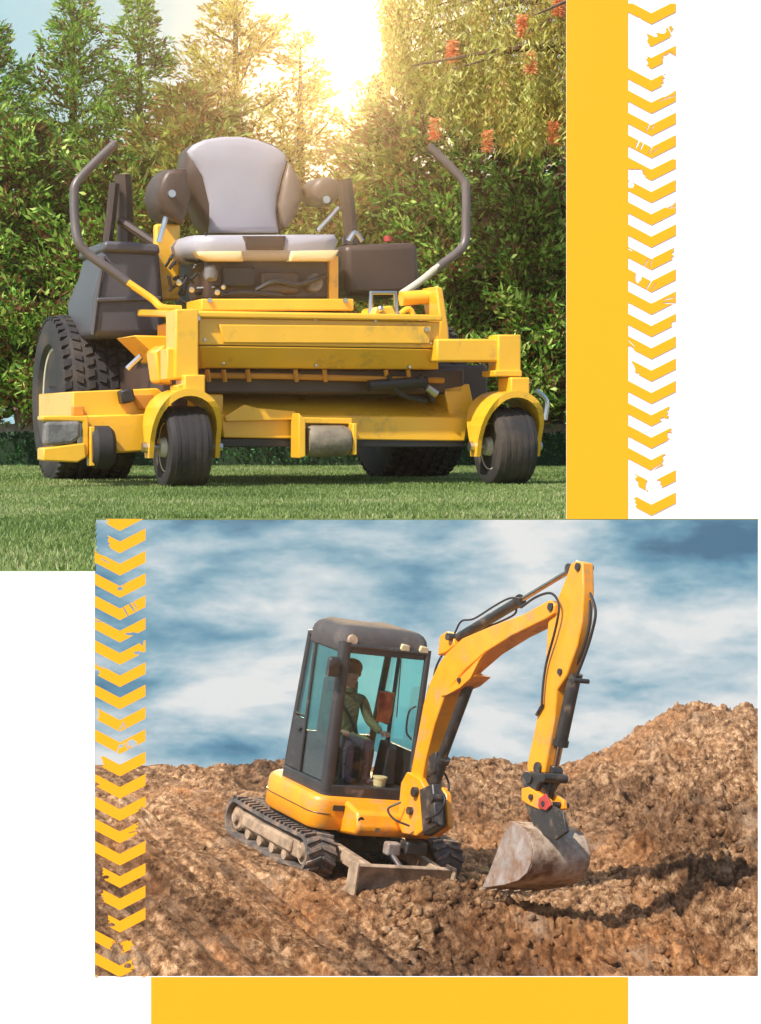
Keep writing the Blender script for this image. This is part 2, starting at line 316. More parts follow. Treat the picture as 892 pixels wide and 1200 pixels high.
def dirt_mat():
    m, n, b, N, L = new_mat('site_dirt'); tc = N.new('ShaderNodeTexCoord'); mpd = N.new('ShaderNodeMapping'); mpd.inputs['Scale'].default_value = (1, .42, 1); L.new(tc.outputs['Object'], mpd.inputs[0])
    def noise(sc, det=10, ro=.6, vec=None):
        q = N.new('ShaderNodeTexNoise'); q.inputs['Scale'].default_value = sc; q.inputs['Detail'].default_value = det; q.inputs['Roughness'].default_value = ro
        L.new(mpd.outputs[0], q.inputs['Vector']); return q.outputs[0]
    def ramp(src, st):
        r = N.new('ShaderNodeValToRGB'); L.new(src, r.inputs[0]); e = r.color_ramp.elements
        while len(e) < len(st): e.new(.5)
        for x, (p, c) in zip(e, st): x.position = p; x.color = c+(1,)
        return r.outputs[0]
    a = ramp(noise(12, 14, .76), [(.36, (.045, .018, .007)), (.44, (.17, .080, .034)), (.52, (.37, .20, .095)), (.62, (.72, .47, .27))])
    o = ramp(noise(13, 12, .74), [(.38, (.08, .028, .011)), (.50, (.34, .13, .04)), (.62, (.64, .32, .13))])
    mk = ramp(noise(.75, 6, .6), [(.50, (0, 0, 0)), (.64, (.75, .75, .75))])
    mx = N.new('ShaderNodeMix'); mx.data_type = 'RGBA'; L.new(mk, mx.inputs[0]); L.new(a, mx.inputs[6]); L.new(o, mx.inputs[7])
    # pale dusty patches
    mk2 = ramp(noise(2.2, 8, .65), [(.56, (0, 0, 0)), (.68, (.55, .55, .55))])
    m2 = N.new('ShaderNodeMix'); m2.data_type = 'RGBA'; L.new(mk2, m2.inputs[0]); L.new(mx.outputs[2], m2.inputs[6]); m2.inputs[7].default_value = (.52, .37, .25, 1)
    dk = ramp(noise(.62, 7, .62), [(.40, (.50, .45, .42)), (.50, (.92, .91, .90)), (.60, (1, 1, 1))])
    m3 = N.new('ShaderNodeMix'); m3.data_type = 'RGBA'; m3.blend_type = 'MULTIPLY'; m3.inputs[0].default_value = 1; L.new(m2.outputs[2], m3.inputs[6]); L.new(dk, m3.inputs[7]); m2 = m3
    mq = N.new('ShaderNodeMapping'); mq.inputs['Rotation'].default_value = (0, 0, rad(-21.7)); L.new(tc.outputs['Object'], mq.inputs[0])
    mq2 = N.new('ShaderNodeMapping'); mq2.inputs['Scale'].default_value = (7, .35, 1); L.new(mq.outputs[0], mq2.inputs[0])
    rn = N.new('ShaderNodeTexNoise'); rn.inputs['Scale'].default_value = 1; rn.inputs['Detail'].default_value = 9; rn.inputs['Roughness'].default_value = .65; L.new(mq2.outputs[0], rn.inputs['Vector'])
    rc = ramp(rn.outputs[0], [(.38, (.48, .44, .42)), (.5, (.9, .88, .86)), (.62, (1.35, 1.32, 1.28))])
    sx = N.new('ShaderNodeSeparateXYZ'); L.new(tc.outputs['Object'], sx.inputs[0]); mk3 = N.new('ShaderNodeMapRange'); mk3.inputs[1].default_value = 1.2; mk3.inputs[2].default_value = -.3; mk3.inputs[3].default_value = .25; mk3.inputs[4].default_value = 1; L.new(sx.outputs[0], mk3.inputs[0])
    m4 = N.new('ShaderNodeMix'); m4.data_type = 'RGBA'; m4.blend_type = 'MULTIPLY'; m4.clamp_result = False; L.new(mk3.outputs[0], m4.inputs[0]); L.new(m2.outputs[2], m4.inputs[6]); L.new(rc, m4.inputs[7]); m2 = m4
    L.new(m2.outputs[2], b.inputs['Base Color']); b.inputs['Roughness'].default_value = .95; b.inputs['Specular IOR Level'].default_value = .15
    bp = N.new('ShaderNodeBump'); bp.inputs['Strength'].default_value = 1; bp.inputs['Distance'].default_value = .05; L.new(noise(26, 8, .7), bp.inputs['Height']); L.new(bp.outputs[0], b.inputs['Normal'])
    return m
m_dirt = dirt_mat()
tag(raw_mesh('ground', np.stack([X, D, Z], -1).reshape(-1, 3), Q, m_dirt, smooth=True), kind='structure')

def clods(n):
    bm = bmesh.new(); bmesh.ops.create_icosphere(bm, subdivisions=1, radius=1); base = np.array([v.co[:] for v in bm.verts]); fc = np.array([[v.index for v in f.verts] for f in bm.faces]); bm.free()
    V = []; T = []
    k = 0
    while k < n:
        d = RNG.uniform(15.2, 27.5); x = RNG.uniform(-2.6, 4.6)
        heap = 1.5*math.exp(-((x-.6)/1.1)**2-((d-18.2)/1.1)**2)+.9*sm(1.4, 2.6, x)*sm(25, 23, d)+.5*math.exp(-((x+1.35)/.7)**2-((d-26)/1)**2)+.5*math.exp(-((x-1.2)/.9)**2-((d-26)/1)**2)
        if RNG.random() > .05+heap: continue
        p = DG.R.T@(np.array([x, d, -4.1])-DG.O)
        if -.95 < p[0] < 1.45 and abs(p[1]) < .95: continue
        r = .006+.036*RNG.random()**5*(1+heap)
        sc = RNG.uniform(.6, 1.3, 3); A = np.linalg.qr(RNG.normal(size=(3, 3)))[0]
        v = (base*(1+RNG.uniform(-.5, .35, (len(base), 1)))*sc*r)@A.T+np.array([x, d, float(ground(np.array([x]), np.array([d]))[0])+r*.15])
        V.append(v); T.append(fc+k*len(base)); k += 1
    return np.concatenate(V), np.concatenate(T)
cv, cf = clods(4200)
tag(raw_mesh('dirt_clods', cv, cf, m_dirt), 'loose brown clods strewn over the churned slope', 'dirt clods', kind='stuff')

# ------------------------------------------------------------ sunlit air
def haze():
    m, n, b, N, L = new_mat('air'); N.remove(b); v = N.new('ShaderNodeVolumePrincipled'); v.inputs['Density'].default_value = HAZE; v.inputs['Anisotropy'].default_value = .93
    v.inputs['Color'].default_value = (.98, .95, .90, 1); L.new(v.outputs[0], N['Material Output'].inputs['Volume'])
    o = MB().box(-60, 60, -32, 40, -14, 3.6).build('haze', m, flat=True); tag(o, kind='stuff'); o['label'] = 'thin warm sunlit air over the whole place'
haze()

# ------------------------------------------------------------ lawn terrace
LZ = -.20
def sight(d, row): return -(row-500)/F*d
def build_lawn():
    mb = MB()
    m, n, b, N, L = new_mat('lawn_soil'); tc = N.new('ShaderNodeTexCoord'); q = N.new('ShaderNodeTexNoise'); q.inputs['Scale'].default_value = 5; q.inputs['Detail'].default_value = 8; L.new(tc.outputs['Object'], q.inputs['Vector'])
    r = N.new('ShaderNodeValToRGB'); r.color_ramp.elements[0].color = (.09, .13, .03, 1); r.color_ramp.elements[1].color = (.19, .24, .065, 1); L.new(q.outputs[0], r.inputs[0]); L.new(r.outputs[0], b.inputs['Base Color']); b.inputs['Roughness'].default_value = .95
    d0 = .2*F/(669.6-500); d1 = .2*F/(607.6-500); kx = (111-446)/F
    top = [(-3.6, d0), (kx*d0, d0), (kx*d1, d1), (1.9, d1), (1.9, 12.4), (-3.6, 12.4)]
    bot = [(-3.6, d0), (kx*d0, d0), (kx*d1, d1), (1.9, d1), (1.9, 12.4), (-3.6, 12.4)]
    def zb(d): return max(LZ-.004-(d-d1)*.022, LZ-.16) if d > d1+.01 else LZ-.003
    V = [(x, d, LZ) for x, d in top]+[(x, d, zb(d)) for x, d in bot]
    n_ = 6; mb.add(V, [tuple(range(n_)), tuple(range(n_, 2*n_))[::-1]]+[(i, (i+1) % n_, n_+(i+1) % n_, n_+i) for i in range(n_)])
    o = mb.build('lawn', m, flat=True); tag(o, kind='structure')
    # blades
    parts = []
    for (a, c, dens) in ((3.08, 5.2, 26000), (5.2, 7.4, 17000), (7.4, 11.6, 9000)):
        x0, x1 = kx*1.05*0-.46*0, 0
        lo, hi = -.18*c-.05, .12*c
        k = int((c-a)*(hi-lo)*dens); d = RNG.uniform(a, c, k); x = RNG.uniform(lo, hi, k)
        keep = (x > -.178*d-.03) & (x < .105*d+.05) & ((d > d1) | (x < kx*d)) & (d > d0)
        d = d[keep]; x = x[keep]; parts.append(np.stack([x, d, np.full(len(x), 1.+(c > 5)*.25+(c > 8)*.5)], -1))
    P = np.concatenate(parts); k = len(P)
    mow = .8+.35*vnoise(P[:, 0]*3, P[:, 1]*2.2, 5)
    h = RNG.uniform(.006, .014, k)*mow; w = RNG.uniform(.0012, .0022, k)*P[:, 2]*1.2; a = RNG.uniform(0, 2*math.pi, k)
    ln = RNG.uniform(.1, .8, k)*h; b2 = RNG.uniform(0, 2*math.pi, k)
    dx, dy = np.cos(a)*w, np.sin(a)*w; B = np.stack([P[:, 0], P[:, 1], np.full(k, LZ-.001)], -1)
    v0 = B-np.stack([dx, dy, 0*dx], -1); v1 = B+np.stack([dx, dy, 0*dx], -1); v2 = B+np.stack([np.cos(b2)*ln, np.sin(b2)*ln, h], -1)
    V = np.stack([v0, v1, v2], 1).reshape(-1, 3)
    lm = leaf_mat('grass_blade', [(0, (.08, .13, .025)), (.35, (.15, .22, .045)), (.7, (.23, .30, .08)), (.9, (.34, .36, .14)), (1, (.42, .38, .20))], .3, .6, 1.6)
    tag(raw_mesh('grass', V, np.arange(len(V)).reshape(-1, 3), lm), 'short mown green grass covering the lawn', 'grass', kind='stuff')
build_lawn()
m_stone = pbr('retaining_stone', (.30, .27, .23), .9, var=.2, scale=4, bump=.5, bscale=20)
mb = MB(); mb.box(-3.6, -2.5, 4.2, 12.4, -4.6, LZ-.17); mb.box(-3.62, -2.45, 4.15, 12.42, LZ-.17, LZ-.162)
tag(mb.build('retaining_wall', m_stone, bevel=.02), 'tall stone retaining wall carrying the lawn', 'wall')

# raised border along the hedge foot: clipped dark edging and pale gravel
BD = 11.15
mb = MB(); mb.box(-3.5, 1.75, BD+.15, 12.35, LZ+.001, LZ+.215)
tag(mb.build('planting_bed', pbr('pale_mulch', (.42, .34, .25), .95, var=.35, scale=25, bump=.6, bscale=60), bevel=.01), kind='structure')
def leaf_cloud(P, Dn, ln, wd, droop=0):       # quads along directions Dn at points P
    k = len(P); Dn = Dn/np.linalg.norm(Dn, axis=1, keepdims=True)
    r = RNG.normal(size=(k, 3)); s = np.cross(Dn, r); s /= np.linalg.norm(s, axis=1, keepdims=True)
    ln = ln[:, None]; wd = wd[:, None]
    a = P; b = P+Dn*ln*.45+s*wd; c = P+Dn*ln; d = P+Dn*ln*.45-s*wd
    return np.stack([a, b, c, d], 1).reshape(-1, 3), np.arange(4*k).reshape(-1, 4)
def hedge_strip():
    k = 26000
    x = RNG.uniform(-3.4, 1.6, k); y = BD+RNG.normal(0, .05, k).clip(-.1, .14); z = LZ+RNG.uniform(0, 1, k)**.8*.165+.0*x
    Dn = RNG.normal(size=(k, 3))+np.array([0, -.5, .6])
    V, Fq = leaf_cloud(np.stack([x, y, z], -1), Dn, RNG.uniform(.012, .026, k), RNG.uniform(.004, .008, k))
    t = thing('border_hedge', 'low dark green clipped edging at the foot of the trees', 'hedge', Matrix.Translation((0, 0, 0)))
    raw_mesh('foliage', V, Fq, leaf_mat('edging_leaf', [(0, (.01, .06, .008)), (.6, (.02, .10, .014)), (1, (.04, .16, .025))], .15), t)
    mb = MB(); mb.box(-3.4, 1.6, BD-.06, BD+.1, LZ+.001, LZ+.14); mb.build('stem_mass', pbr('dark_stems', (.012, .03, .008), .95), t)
hedge_strip()

# ------------------------------------------------------------ trees
m_bark = pbr('conifer_bark', (.16, .09, .05), .9, var=.3, scale=20, bump=.6, bscale=60)
def conifer(px, toprow, depth, rbase, nb, leafm, label, cat='tree', bot=.0, dens=1., open_top=.5, name='conifer', lean=0., pw=.78, lz=1.):
    x0 = (px-446)/F*depth; ztop = -(toprow-500)/F*depth; z0 = LZ+.215; H = ztop-z0
    t = thing(name, label, cat, Matrix.Translation((x0, depth, z0)), 'conifers screening the lawn')
    tp = [(0, 0, 0), (lean*.3, 0, H*.4), (lean*.7, .01, H*.75), (lean, 0, H*.99)]
    tm = MB(); tm.tube(tp, [.055, .04, .02, .004], 8, 5)
    Ps = []; Ds = []
    for i in range(nb):
        f = (i+RNG.random())/nb; f = bot+(1-bot)*f; z = f*H
        ang = RNG.uniform(0, 2*math.pi) if RNG.random() < .4 else RNG.normal(-math.pi/2, 1.15)
        L = rbase*(1-f)**pw*RNG.uniform(.55, 1.12)+.04
        rise = RNG.uniform(.25, .75)*(1 if f < .6 else .9)
        base = np.array([lean*f, 0, z]); dirh = np.array([math.cos(ang), math.sin(ang), 0])
        k = int((60+L*230)*dens*(1.0 if f < .5 else 1-(f-.5)*open_top)*1.0)
        s = RNG.random(k)**.75; c = base+dirh*L*s[:, None]+np.array([0, 0, 1.])*(rise*L*(s**1.5))[:, None]
        spread = (.035+.10*L)*(1-.75*s)
        off = RNG.normal(size=(k, 3))*spread[:, None]; off[:, 2] *= .45
        tang = dirh+np.array([0, 0, rise])
        Ps.append(c+off); Ds.append(tang*1.0+RNG.normal(size=(k, 3))*.55+off/ (spread[:, None]+.01)*.45)
        if i % 3 == 0: tm.tube([base, base+dirh*L*.5+np.array([0, 0, rise*L*.3]), base+dirh*L*.9+np.array([0, 0, rise*L*.8])], [.010, .006, .002], 4)
    P = np.concatenate(Ps); Dn = np.concatenate(Ds); P[:, 2] = P[:, 2].clip(.0)
    k = len(P)
    V, Fq = leaf_cloud(P, Dn, RNG.uniform(.022, .05, k)*lz, RNG.uniform(.0035, .0085, k)*lz)
    tm.build('trunk', m_bark, t); raw_mesh('crown', V, Fq, leafm, t)
    return t
lm_green = leaf_mat('conifer_green', [(0, (.14, .055, .02)), (.2, (.22, .10, .035)), (.3, (.08, .19, .02)), (.7, (.22, .42, .04)), (1, (.50, .62, .12))], .45)  # brown low stops of conifer leaves: inner twigs plus shade painted into colour
lm_dark = leaf_mat('conifer_leaf_green', [(0, (.14, .05, .02)), (.34, (.20, .085, .03)), (.42, (.07, .18, .02)), (.68, (.26, .48, .05)), (1, (.72, .82, .22))], .4)
lm_sunglow = leaf_mat('conifer_sun_glow', [(0, (.36, .18, .04)), (.3, (.50, .33, .06)), (.6, (.52, .48, .08)), (1, (.80, .74, .22))], .55)  # gold tint paints the low sun's warm glow into the leaf colour
lm_olive = leaf_mat('conifer_olive', [(0, (.22, .09, .03)), (.35, (.36, .18, .05)), (.5, (.24, .30, .04)), (1, (.52, .54, .12))], .5)
conifer(-12, 30, 11.5, .74, 150, lm_green, 'dark green conifer cut by the left edge behind the big rear wheel')
conifer(84, -4, 11.7, .88, 160, lm_green, 'tall green conifer rising behind the left steering lever', lean=.01, open_top=.35, pw=.85)
conifer(163, -2, 11.6, .72, 140, lm_green, 'slim green conifer with a thin tip left of the mower seat', open_top=.4, pw=.85)
conifer(276, -30, 11.8, .90, 150, lm_sunglow, 'feathery conifer painted with golden sun glow rising directly behind the mower seat', open_top=.4)
conifer(352, 46, 11.9, .60, 80, lm_sunglow, 'low conifer painted with golden sun glow just below the bright sun', open_top=.7)
conifer(432, 96, 11.9, .62, 80, lm_sunglow, 'conifer painted with golden sun glow low between the sun and the weeping tree', open_top=.6)
conifer(225, 110, 11.3, .55, 118, lm_olive, 'short brownish conifer half hidden behind the mower seat', pw=.45, lz=1.35)
conifer(480, 92, 11.6, .62, 125, lm_olive, 'brownish olive conifer behind the right side tank', pw=.45, lz=1.35)
conifer(560, 108, 11.5, .66, 150, lm_dark, 'bushy green conifer behind the right steering lever', pw=.45, lz=1.35)
conifer(650, 120, 11.6, .66, 150, lm_dark, 'bushy green conifer beside the tall yellow band', pw=.45, lz=1.35)
conifer(30, 150, 11.2, .60, 131, lm_dark, 'short dense conifer low behind the rear wheel', pw=.45, lz=1.35)
conifer(125, 180, 11.2, .55, 118, lm_dark, 'short dense conifer behind the left side tank', pw=.45, lz=1.35)
conifer(615, 225, 11.1, .56, 131, lm_dark, 'short leafy conifer above the right front caster', pw=.45, lz=1.35)
conifer(520, 220, 11.15, .52, 118, lm_dark, 'short leafy conifer between the right lever and the hood', pw=.45, lz=1.35)
conifer(400, 215, 11.25, .55, 112, lm_olive, 'short brown conifer between the seat and the right tank', pw=.45, lz=1.35)
conifer(305, 200, 11.25, .50, 100, lm_olive, 'short conifer hidden behind the middle of the mower', pw=.45, lz=1.35)

conifer(190, 210, 11.35, .5, 95, lm_dark, 'short conifer behind the left arm rest of the mower', pw=.4, lz=1.35)
conifer(-30, 170, 11.3, .5, 95, lm_dark, 'short conifer at the very left edge of the lawn view', pw=.4, lz=1.35)
conifer(455, 235, 11.3, .5, 95, lm_dark, 'short conifer behind the dark right tank', pw=.4, lz=1.35)
conifer(690, 210, 11.2, .5, 95, lm_dark, 'short conifer by the foot of the weeping tree', pw=.4, lz=1.35)
conifer(75, 235, 11.4, .5, 95, lm_dark, 'short conifer between the rear wheel and the left tank', pw=.4, lz=1.35)

def weeping():
    x0 = (742-446)/F*10.4
    t = thing('weeping_tree', 'yellow green weeping tree with red brush flowers hanging in from the right', 'tree', Matrix.Translation((x0, 10.4, LZ)))
    tm = MB(); tm.tube([(0, 0, 0), (.02, .02, .8), (-.03, 0, 1.6), (-.1, 0, 2.3)], [.09, .07, .055, .03], 10, 5)
    Ps = []; Ds = []; tips = []
    for i in range(300):
        u = RNG.random(); px = 448+u*307; row0 = RNG.uniform(-60, 90)
        p = at(px, row0, 10.4+RNG.normal(0, .22))-np.array([x0, 10.4, LZ])
        if i % 9 == 0: tm.tube([(-.05, 0, 1.7+.5*RNG.random()), (p[0]*.5, p[1]*.5, p[2]+.12), p], [.022, .012, .004], 5, 4)
        maxr = 60+120*min(1, u*2.2)*RNG.uniform(.75, 1.0)+ (40 if u < .3 else 0)*RNG.random()
        Ln = max(.08, (maxr-row0)/F*10.4); sx = RNG.normal(0, .06); k = int(Ln*230)
        s = RNG.random(k); c = p+np.stack([sx*s, 0*s, -Ln*s**1.1], -1)+RNG.normal(size=(k, 3))*.018
        Ps.append(c); Ds.append(np.stack([RNG.normal(0, .6, k), RNG.normal(0, .6, k), np.full(k, -.75)], -1))
        tips.append((px, maxr))
    P = np.concatenate(Ps); Dn = np.concatenate(Ds); k = len(P)
    V, Fq = leaf_cloud(P, Dn, RNG.uniform(.022, .05, k), RNG.uniform(.003, .006, k))
    tm.build('trunk', m_bark, t)
    raw_mesh('crown', V, Fq, leaf_mat('weeping_leaf', [(0, (.44, .20, .05)), (.3, (.46, .36, .06)), (.65, (.52, .52, .09)), (1, (.76, .74, .26))], .45), t)  # leaves' own yellow green, plus sun warmth painted into the colour
    m_fl = leaf_mat('brush_flower', [(0, (.80, .20, .08)), (.6, (.88, .36, .14)), (1, (.92, .55, .25))], .3)
    for (px, py) in ((648, 155), (571, 165), (622, 72), (612, 30), (510, 150), (655, 5), (530, 60)):
        p = at(px, py, 10.05+RNG.uniform(-.05, .1))-np.array([x0, 10.4, LZ]); k = 260
        ax = RNG.uniform(-.05, .05, k); an = RNG.uniform(0, 6.28, k)
        Dn = np.stack([np.cos(an), np.sin(an), RNG.normal(-.2, .3, k)], -1)
        V, Fq = leaf_cloud(p+np.stack([0*ax, 0*ax, ax], -1), Dn, RNG.uniform(.02, .05, k), RNG.uniform(.002, .0035, k))
        raw_mesh('flower', V, Fq, m_fl, t)
weeping()

# ------------------------------------------------------------ the mower
yw = rad(20)
MO = Frame([[math.cos(yw), -math.sin(yw), 0], [math.sin(yw), math.cos(yw), 0], [0, 0, 1]], (-.64, 7.22, LZ))
mower = thing('riding_mower', 'large yellow ride-on mower with grey seat parked on the lawn', 'riding mower', MO.matrix())
def mp(px, py, y): return MO(px, py, 1, y)
def mpoly(pts, y): return [mp(a, b, y) for a, b in pts]
def tyre(c, r, w, n=48, lug=None):
    mb = MB(); mb.lathe([(r*.60, -w*.40), (r*.66, -w*.47), (r*.84, -w*.5), (r*.95, -w*.46), (r*.995, -w*.36), (r, -w*.1), (r, w*.1), (r*.995, w*.36), (r*.95, w*.46), (r*.84, w*.5), (r*.66, w*.47), (r*.60, w*.40)], c, (1, 0, 0), n)
    if lug:
        c = np.array(c); nr = 44; rows = 7
        for j in range(rows):
            for i in range(nr):
                a = 2*math.pi*(i+(j % 2)*.5)/nr; t = (-.42+.84*j/(rows-1))*w
                e = np.array([0, math.cos(a), math.sin(a)]); g = np.array([0, -math.sin(a), math.cos(a)]); X_ = np.array([1., 0, 0])
                rr = r*(1-.05*abs(t/w*2)**3); hw, hl = w*.048, r*.048; q = c+X_*t+e*(rr-.004); sk_ = .35*(1 if j % 2 else -1)
                lo = [q+X_*(sx*hw)+g*(sy*hl+sk_*sx*hl) for sx, sy in ((-1, -1), (1, -1), (1, 1), (-1, 1))]
                hi = [p+e*.013-(p-q)*.14 for p in lo]; mb.hexa(lo, hi)
    return mb
rr = .306
for a in (-.062, 1.232):
    w = tyre((a, 1.2, rr), rr, .30, 64, lug=True).build('rear_wheel', m_rubber, mower)
    MB().lathe([(.02, -.11), (.10, -.11), (.105, -.075), (.15, -.07), (.178, -.122), (.192, -.125), (.19, -.05), (.19, .12), (.1, .12)], (a, 1.2, rr), (1, 0, 0), 40).build('rim', m_rim, w)
    MB().lathe([(.005, -.145), (.045, -.14), (.05, -.11), (.05, -.05)], (a, 1.2, rr), (1, 0, 0), 20).build('hub', m_black, w)
cr_ = .133
for a, nm in ((.0, 0), (1.145, 1)):
    y0 = .02
    w = tyre((a+.0, y0, cr_), cr_, .145, 48)
    for k in range(5):
        t = -.045+.0225*k; w.lathe([(cr_*.99, t-.007), (cr_+.0012, t-.006), (cr_+.0012, t+.006), (cr_*.99, t+.007)], (a, y0, cr_), (1, 0, 0), 48)
    w = w.build('caster_wheel', m_rubber, mower)
    MB().lathe([(.012, -.078), (.03, -.078), (.035, -.052), (.062, -.05), (.080, -.060), (.083, -.02), (.083, .06), (.02, .06)], (a, y0, cr_), (1, 0, 0), 32).build('rim', m_rim, w)
    MB().tube([(a-.112, y0, cr_), (a+.112, y0, cr_)], .011, 10).build('axle', m_steel, w)
    # arched fork
    fk = MB(); out = []; inn = []
    for k in range(17):
        t = math.pi*k/16; hw = .118; R1 = .30; 
        cx = -math.cos(t)*hw; z = cr_+.025+math.sin(t)**.8*.165
        out.append((a+cx, z)); 
        cx2 = -math.cos(t)*(hw-.016); z2 = cr_+.025+math.sin(t)**.8*.142; inn.append((a+cx2, z2))
    out = [(a-.118, cr_-.035)]+out+[(a+.118, cr_-.035)]; inn = [(a-.104, cr_-.035)]+inn+[(a+.104, cr_-.035)]
    for k in range(len(out)-1):
        o0, o1, i0, i1 = out[k], out[k+1], inn[k], inn[k+1]
        dd = lambda z: .028+.075*min(1, max(0, (z-cr_)/.14))
        fk.hexa([(o0[0], y0-dd(o0[1]), o0[1]), (o1[0], y0-dd(o1[1]), o1[1]), (i1[0], y0-dd(i1[1]), i1[1]), (i0[0], y0-dd(i0[1]), i0[1])],
                [(o0[0], y0+dd(o0[1]), o0[1]), (o1[0], y0+dd(o1[1]), o1[1]), (i1[0], y0+dd(i1[1]), i1[1]), (i0[0], y0+dd(i0[1]), i0[1])])
    f = fk.build('fork', m_yellow, mower)
    MB().box(a-.035+.02, a+.035+.02, y0-.085, y0+.03, cr_+.165, cr_+.235).build('pivot_block', m_yellow, f, bevel=.005)
    for sx in (-1, 1): MB().tube([(a+sx*.117, y0, cr_), (a+sx*.134, y0, cr_)], .017, 8).build('axle_nut', m_steel, f)
# pivot posts and front cross arm
def mbox(px0, py0, px1, py1, y0, y1, name, mat, par=None, bevel=.005, mb=None):
    return (mb or MB()).prism(mpoly([(px0, py0), (px1, py0), (px1, py1), (px0, py1)], y0), 1, y0, y1).build(name, mat, par or mower, bevel=bevel)
pz = cr_+.235
pl = mbox(206, 362, 233, 444, -.03, .10, 'pivot_post', m_yellow)
MB().prism([MO(206+dx, 452, 1, -.03) for dx in (0,)]+[mp(208, 462, -.03), mp(238, 462, -.03), mp(238, 440, -.03)], 1, -.04, .05).build('post_collar', m_yellow, pl, bevel=.003)
mbox(196, 408, 210, 445, .0, .09, 'side_bracket', m_yellow, bevel=.004)
pr = mbox(584, 392, 611, 437, -.03, .06, 'pivot_post', m_yellow)
mbox(580, 434, 612, 441, -.045, .07, 'post_collar', m_yellow, pr, bevel=.003)
mbox(512, 397, 585, 424, -.02, .06, 'front_cross_arm', m_yellow, bevel=.007)
# hood: sloping foot plate over a bevelled front
hd = MB()
y = .02
A = mpoly([(233, 372), (516, 377), (514, 408), (233, 404)], y)
hd.hexa([A[3], A[2], A[1], A[0]], [a_+np.array((0, .55, 0)) for a_ in (A[3], A[2], A[1], A[0])])
hood = hd.build('hood', m_yellow, mower, bevel=.004)
lo = MB(); B0 = mpoly([(233, 405), (513, 409)], y); B1 = mpoly([(515, 433), (236, 431)], y+.07)
lo.hexa([B1[1], B1[0], B0[1], B0[0]], [b+np.array((0, .4, 0)) for b in (B1[1], B1[0], B0[1], B0[0])]); lo.build('lower_panel', m_yellow, hood, bevel=.006)
# raised plate on the front panel
rp = MB(); C = mpoly([(256, 380), (505, 382), (503, 403), (262, 402)], y-.004); rp.prism(C, 1, y-.012, y+.002); rp.build('raised_panel', m_yellow, hood, bevel=.004)
# hood top lip and back plate
tpq = MB(); T0 = mpoly([(214, 364), (519, 369)], .0); 
z1 = T0[0][2]; z2 = T0[1][2]
tpq.hexa([(T0[0][0], -.0, z1-.022), (T0[1][0], 0, z2-.022), (T0[1][0], 0, z2), (T0[0][0], 0, z1)], [(T0[0][0], .62, z1+.01), (T0[1][0], .62, z2+.01), (T0[1][0], .62, z2+.035), (T0[0][0], .62, z1+.035)])
tpq.build('foot_plate', m_yellow, hood, bevel=.006)
mbox(236, 350, 415, 364, .40, .60, 'foot_step', m_yellow, hood)
for px_, py_ in ((232, 373), (500, 386), (246, 352), (405, 352)): MB().lathe([(.0, -.004), (.008, -.004), (.009, 0), (.009, .01)], mp(px_, py_, .0 if py_ > 365 else .395), (0, 1, 0), 12).build('bolt', m_steel, hood)
MB().prism(mpoly([(520, 410), (560, 412), (557, 424), (520, 424)], .1), 1, .08, .1).build('side_tab', m_yellow, hood)
for px_, py_ in ((240, 398), (505, 402), (370, 374), (300, 372), (440, 376), (262, 425), (370, 428), (480, 430)): MB().lathe([(.0, -.003), (.005, -.003), (.006, 0), (.006, .01)], mp(px_, py_, .018 if py_ < 415 else .075), (0, 1, 0), 8).build('bolt', m_steel, hood)
# dark box put in for the shaded gap below, with hydraulic parts
mbox(240, 432, 545, 462, .16, .55, 'chassis_shadow_box', m_brownblack, bevel=.01).name = 'gap_shade_box'
fr = MB()
fr.tube([mp(240, 440, .12), mp(330, 441, .12), mp(520, 446, .12)], .010, 8); fr.build('height_bar', m_orange, mower)
for px_ in (243, 262, 290, 346, 380, 452, 478): MB().tube([mp(px_, 433, .1), mp(px_+2, 447, .11)], .008, 6).build('link_pin', m_orange, mower)
hc = MB(); hc.tube([mp(432, 452, .10), mp(500, 447, .10)], .020, 10); hc.tube([mp(455, 440, .09), mp(470, 462, .10), mp(500, 470, .1)], .009, 8, 5); hc.tube([mp(492, 440, .09), mp(508, 470, .10)], .010, 8)
hc.build('lift_linkage', m_black, mower)
MB().tube([mp(500, 454, .08), mp(512, 462, .08)], .013, 8).build('lift_coupling', m_steel, mower)
# deck
dk = MB()
t0 = mpoly([(247, 462), (548, 466)], .30); t1 = mpoly([(258, 486), (548, 489)], .13); t2 = mpoly([(262, 513), (545, 517)], .12)
dk.hexa([t1[0], t1[1], t0[1], t0[0]], [p+np.array((0, .6, 0)) for p in (t1[0], t1[1], t0[1], t0[0])])
dk.prism([t2[0], t2[1], t1[1], t1[0]], 1, .12, .62)
deck = dk.build('mower_deck', m_yellow, mower, bevel=.004)
mbox(250, 514, 545, 524, .125, .60, 'deck_skirt', m_black, deck, bevel=.003)
mbox(232, 462, 262, 484, .16, .3, 'deck_bracket', m_yellow, deck)
MB().prism(mpoly([(262, 488), (285, 474), (300, 478), (345, 482), (345, 492), (264, 494)], .115), 1, .10, .13).build('deck_rib', m_yellow, deck, bevel=.003)
MB().prism(mpoly([(515, 455), (545, 450), (556, 500), (548, 515), (525, 500)], .2), 1, .16, .4).build('deck_side_plate', m_yellow, deck, bevel=.004)
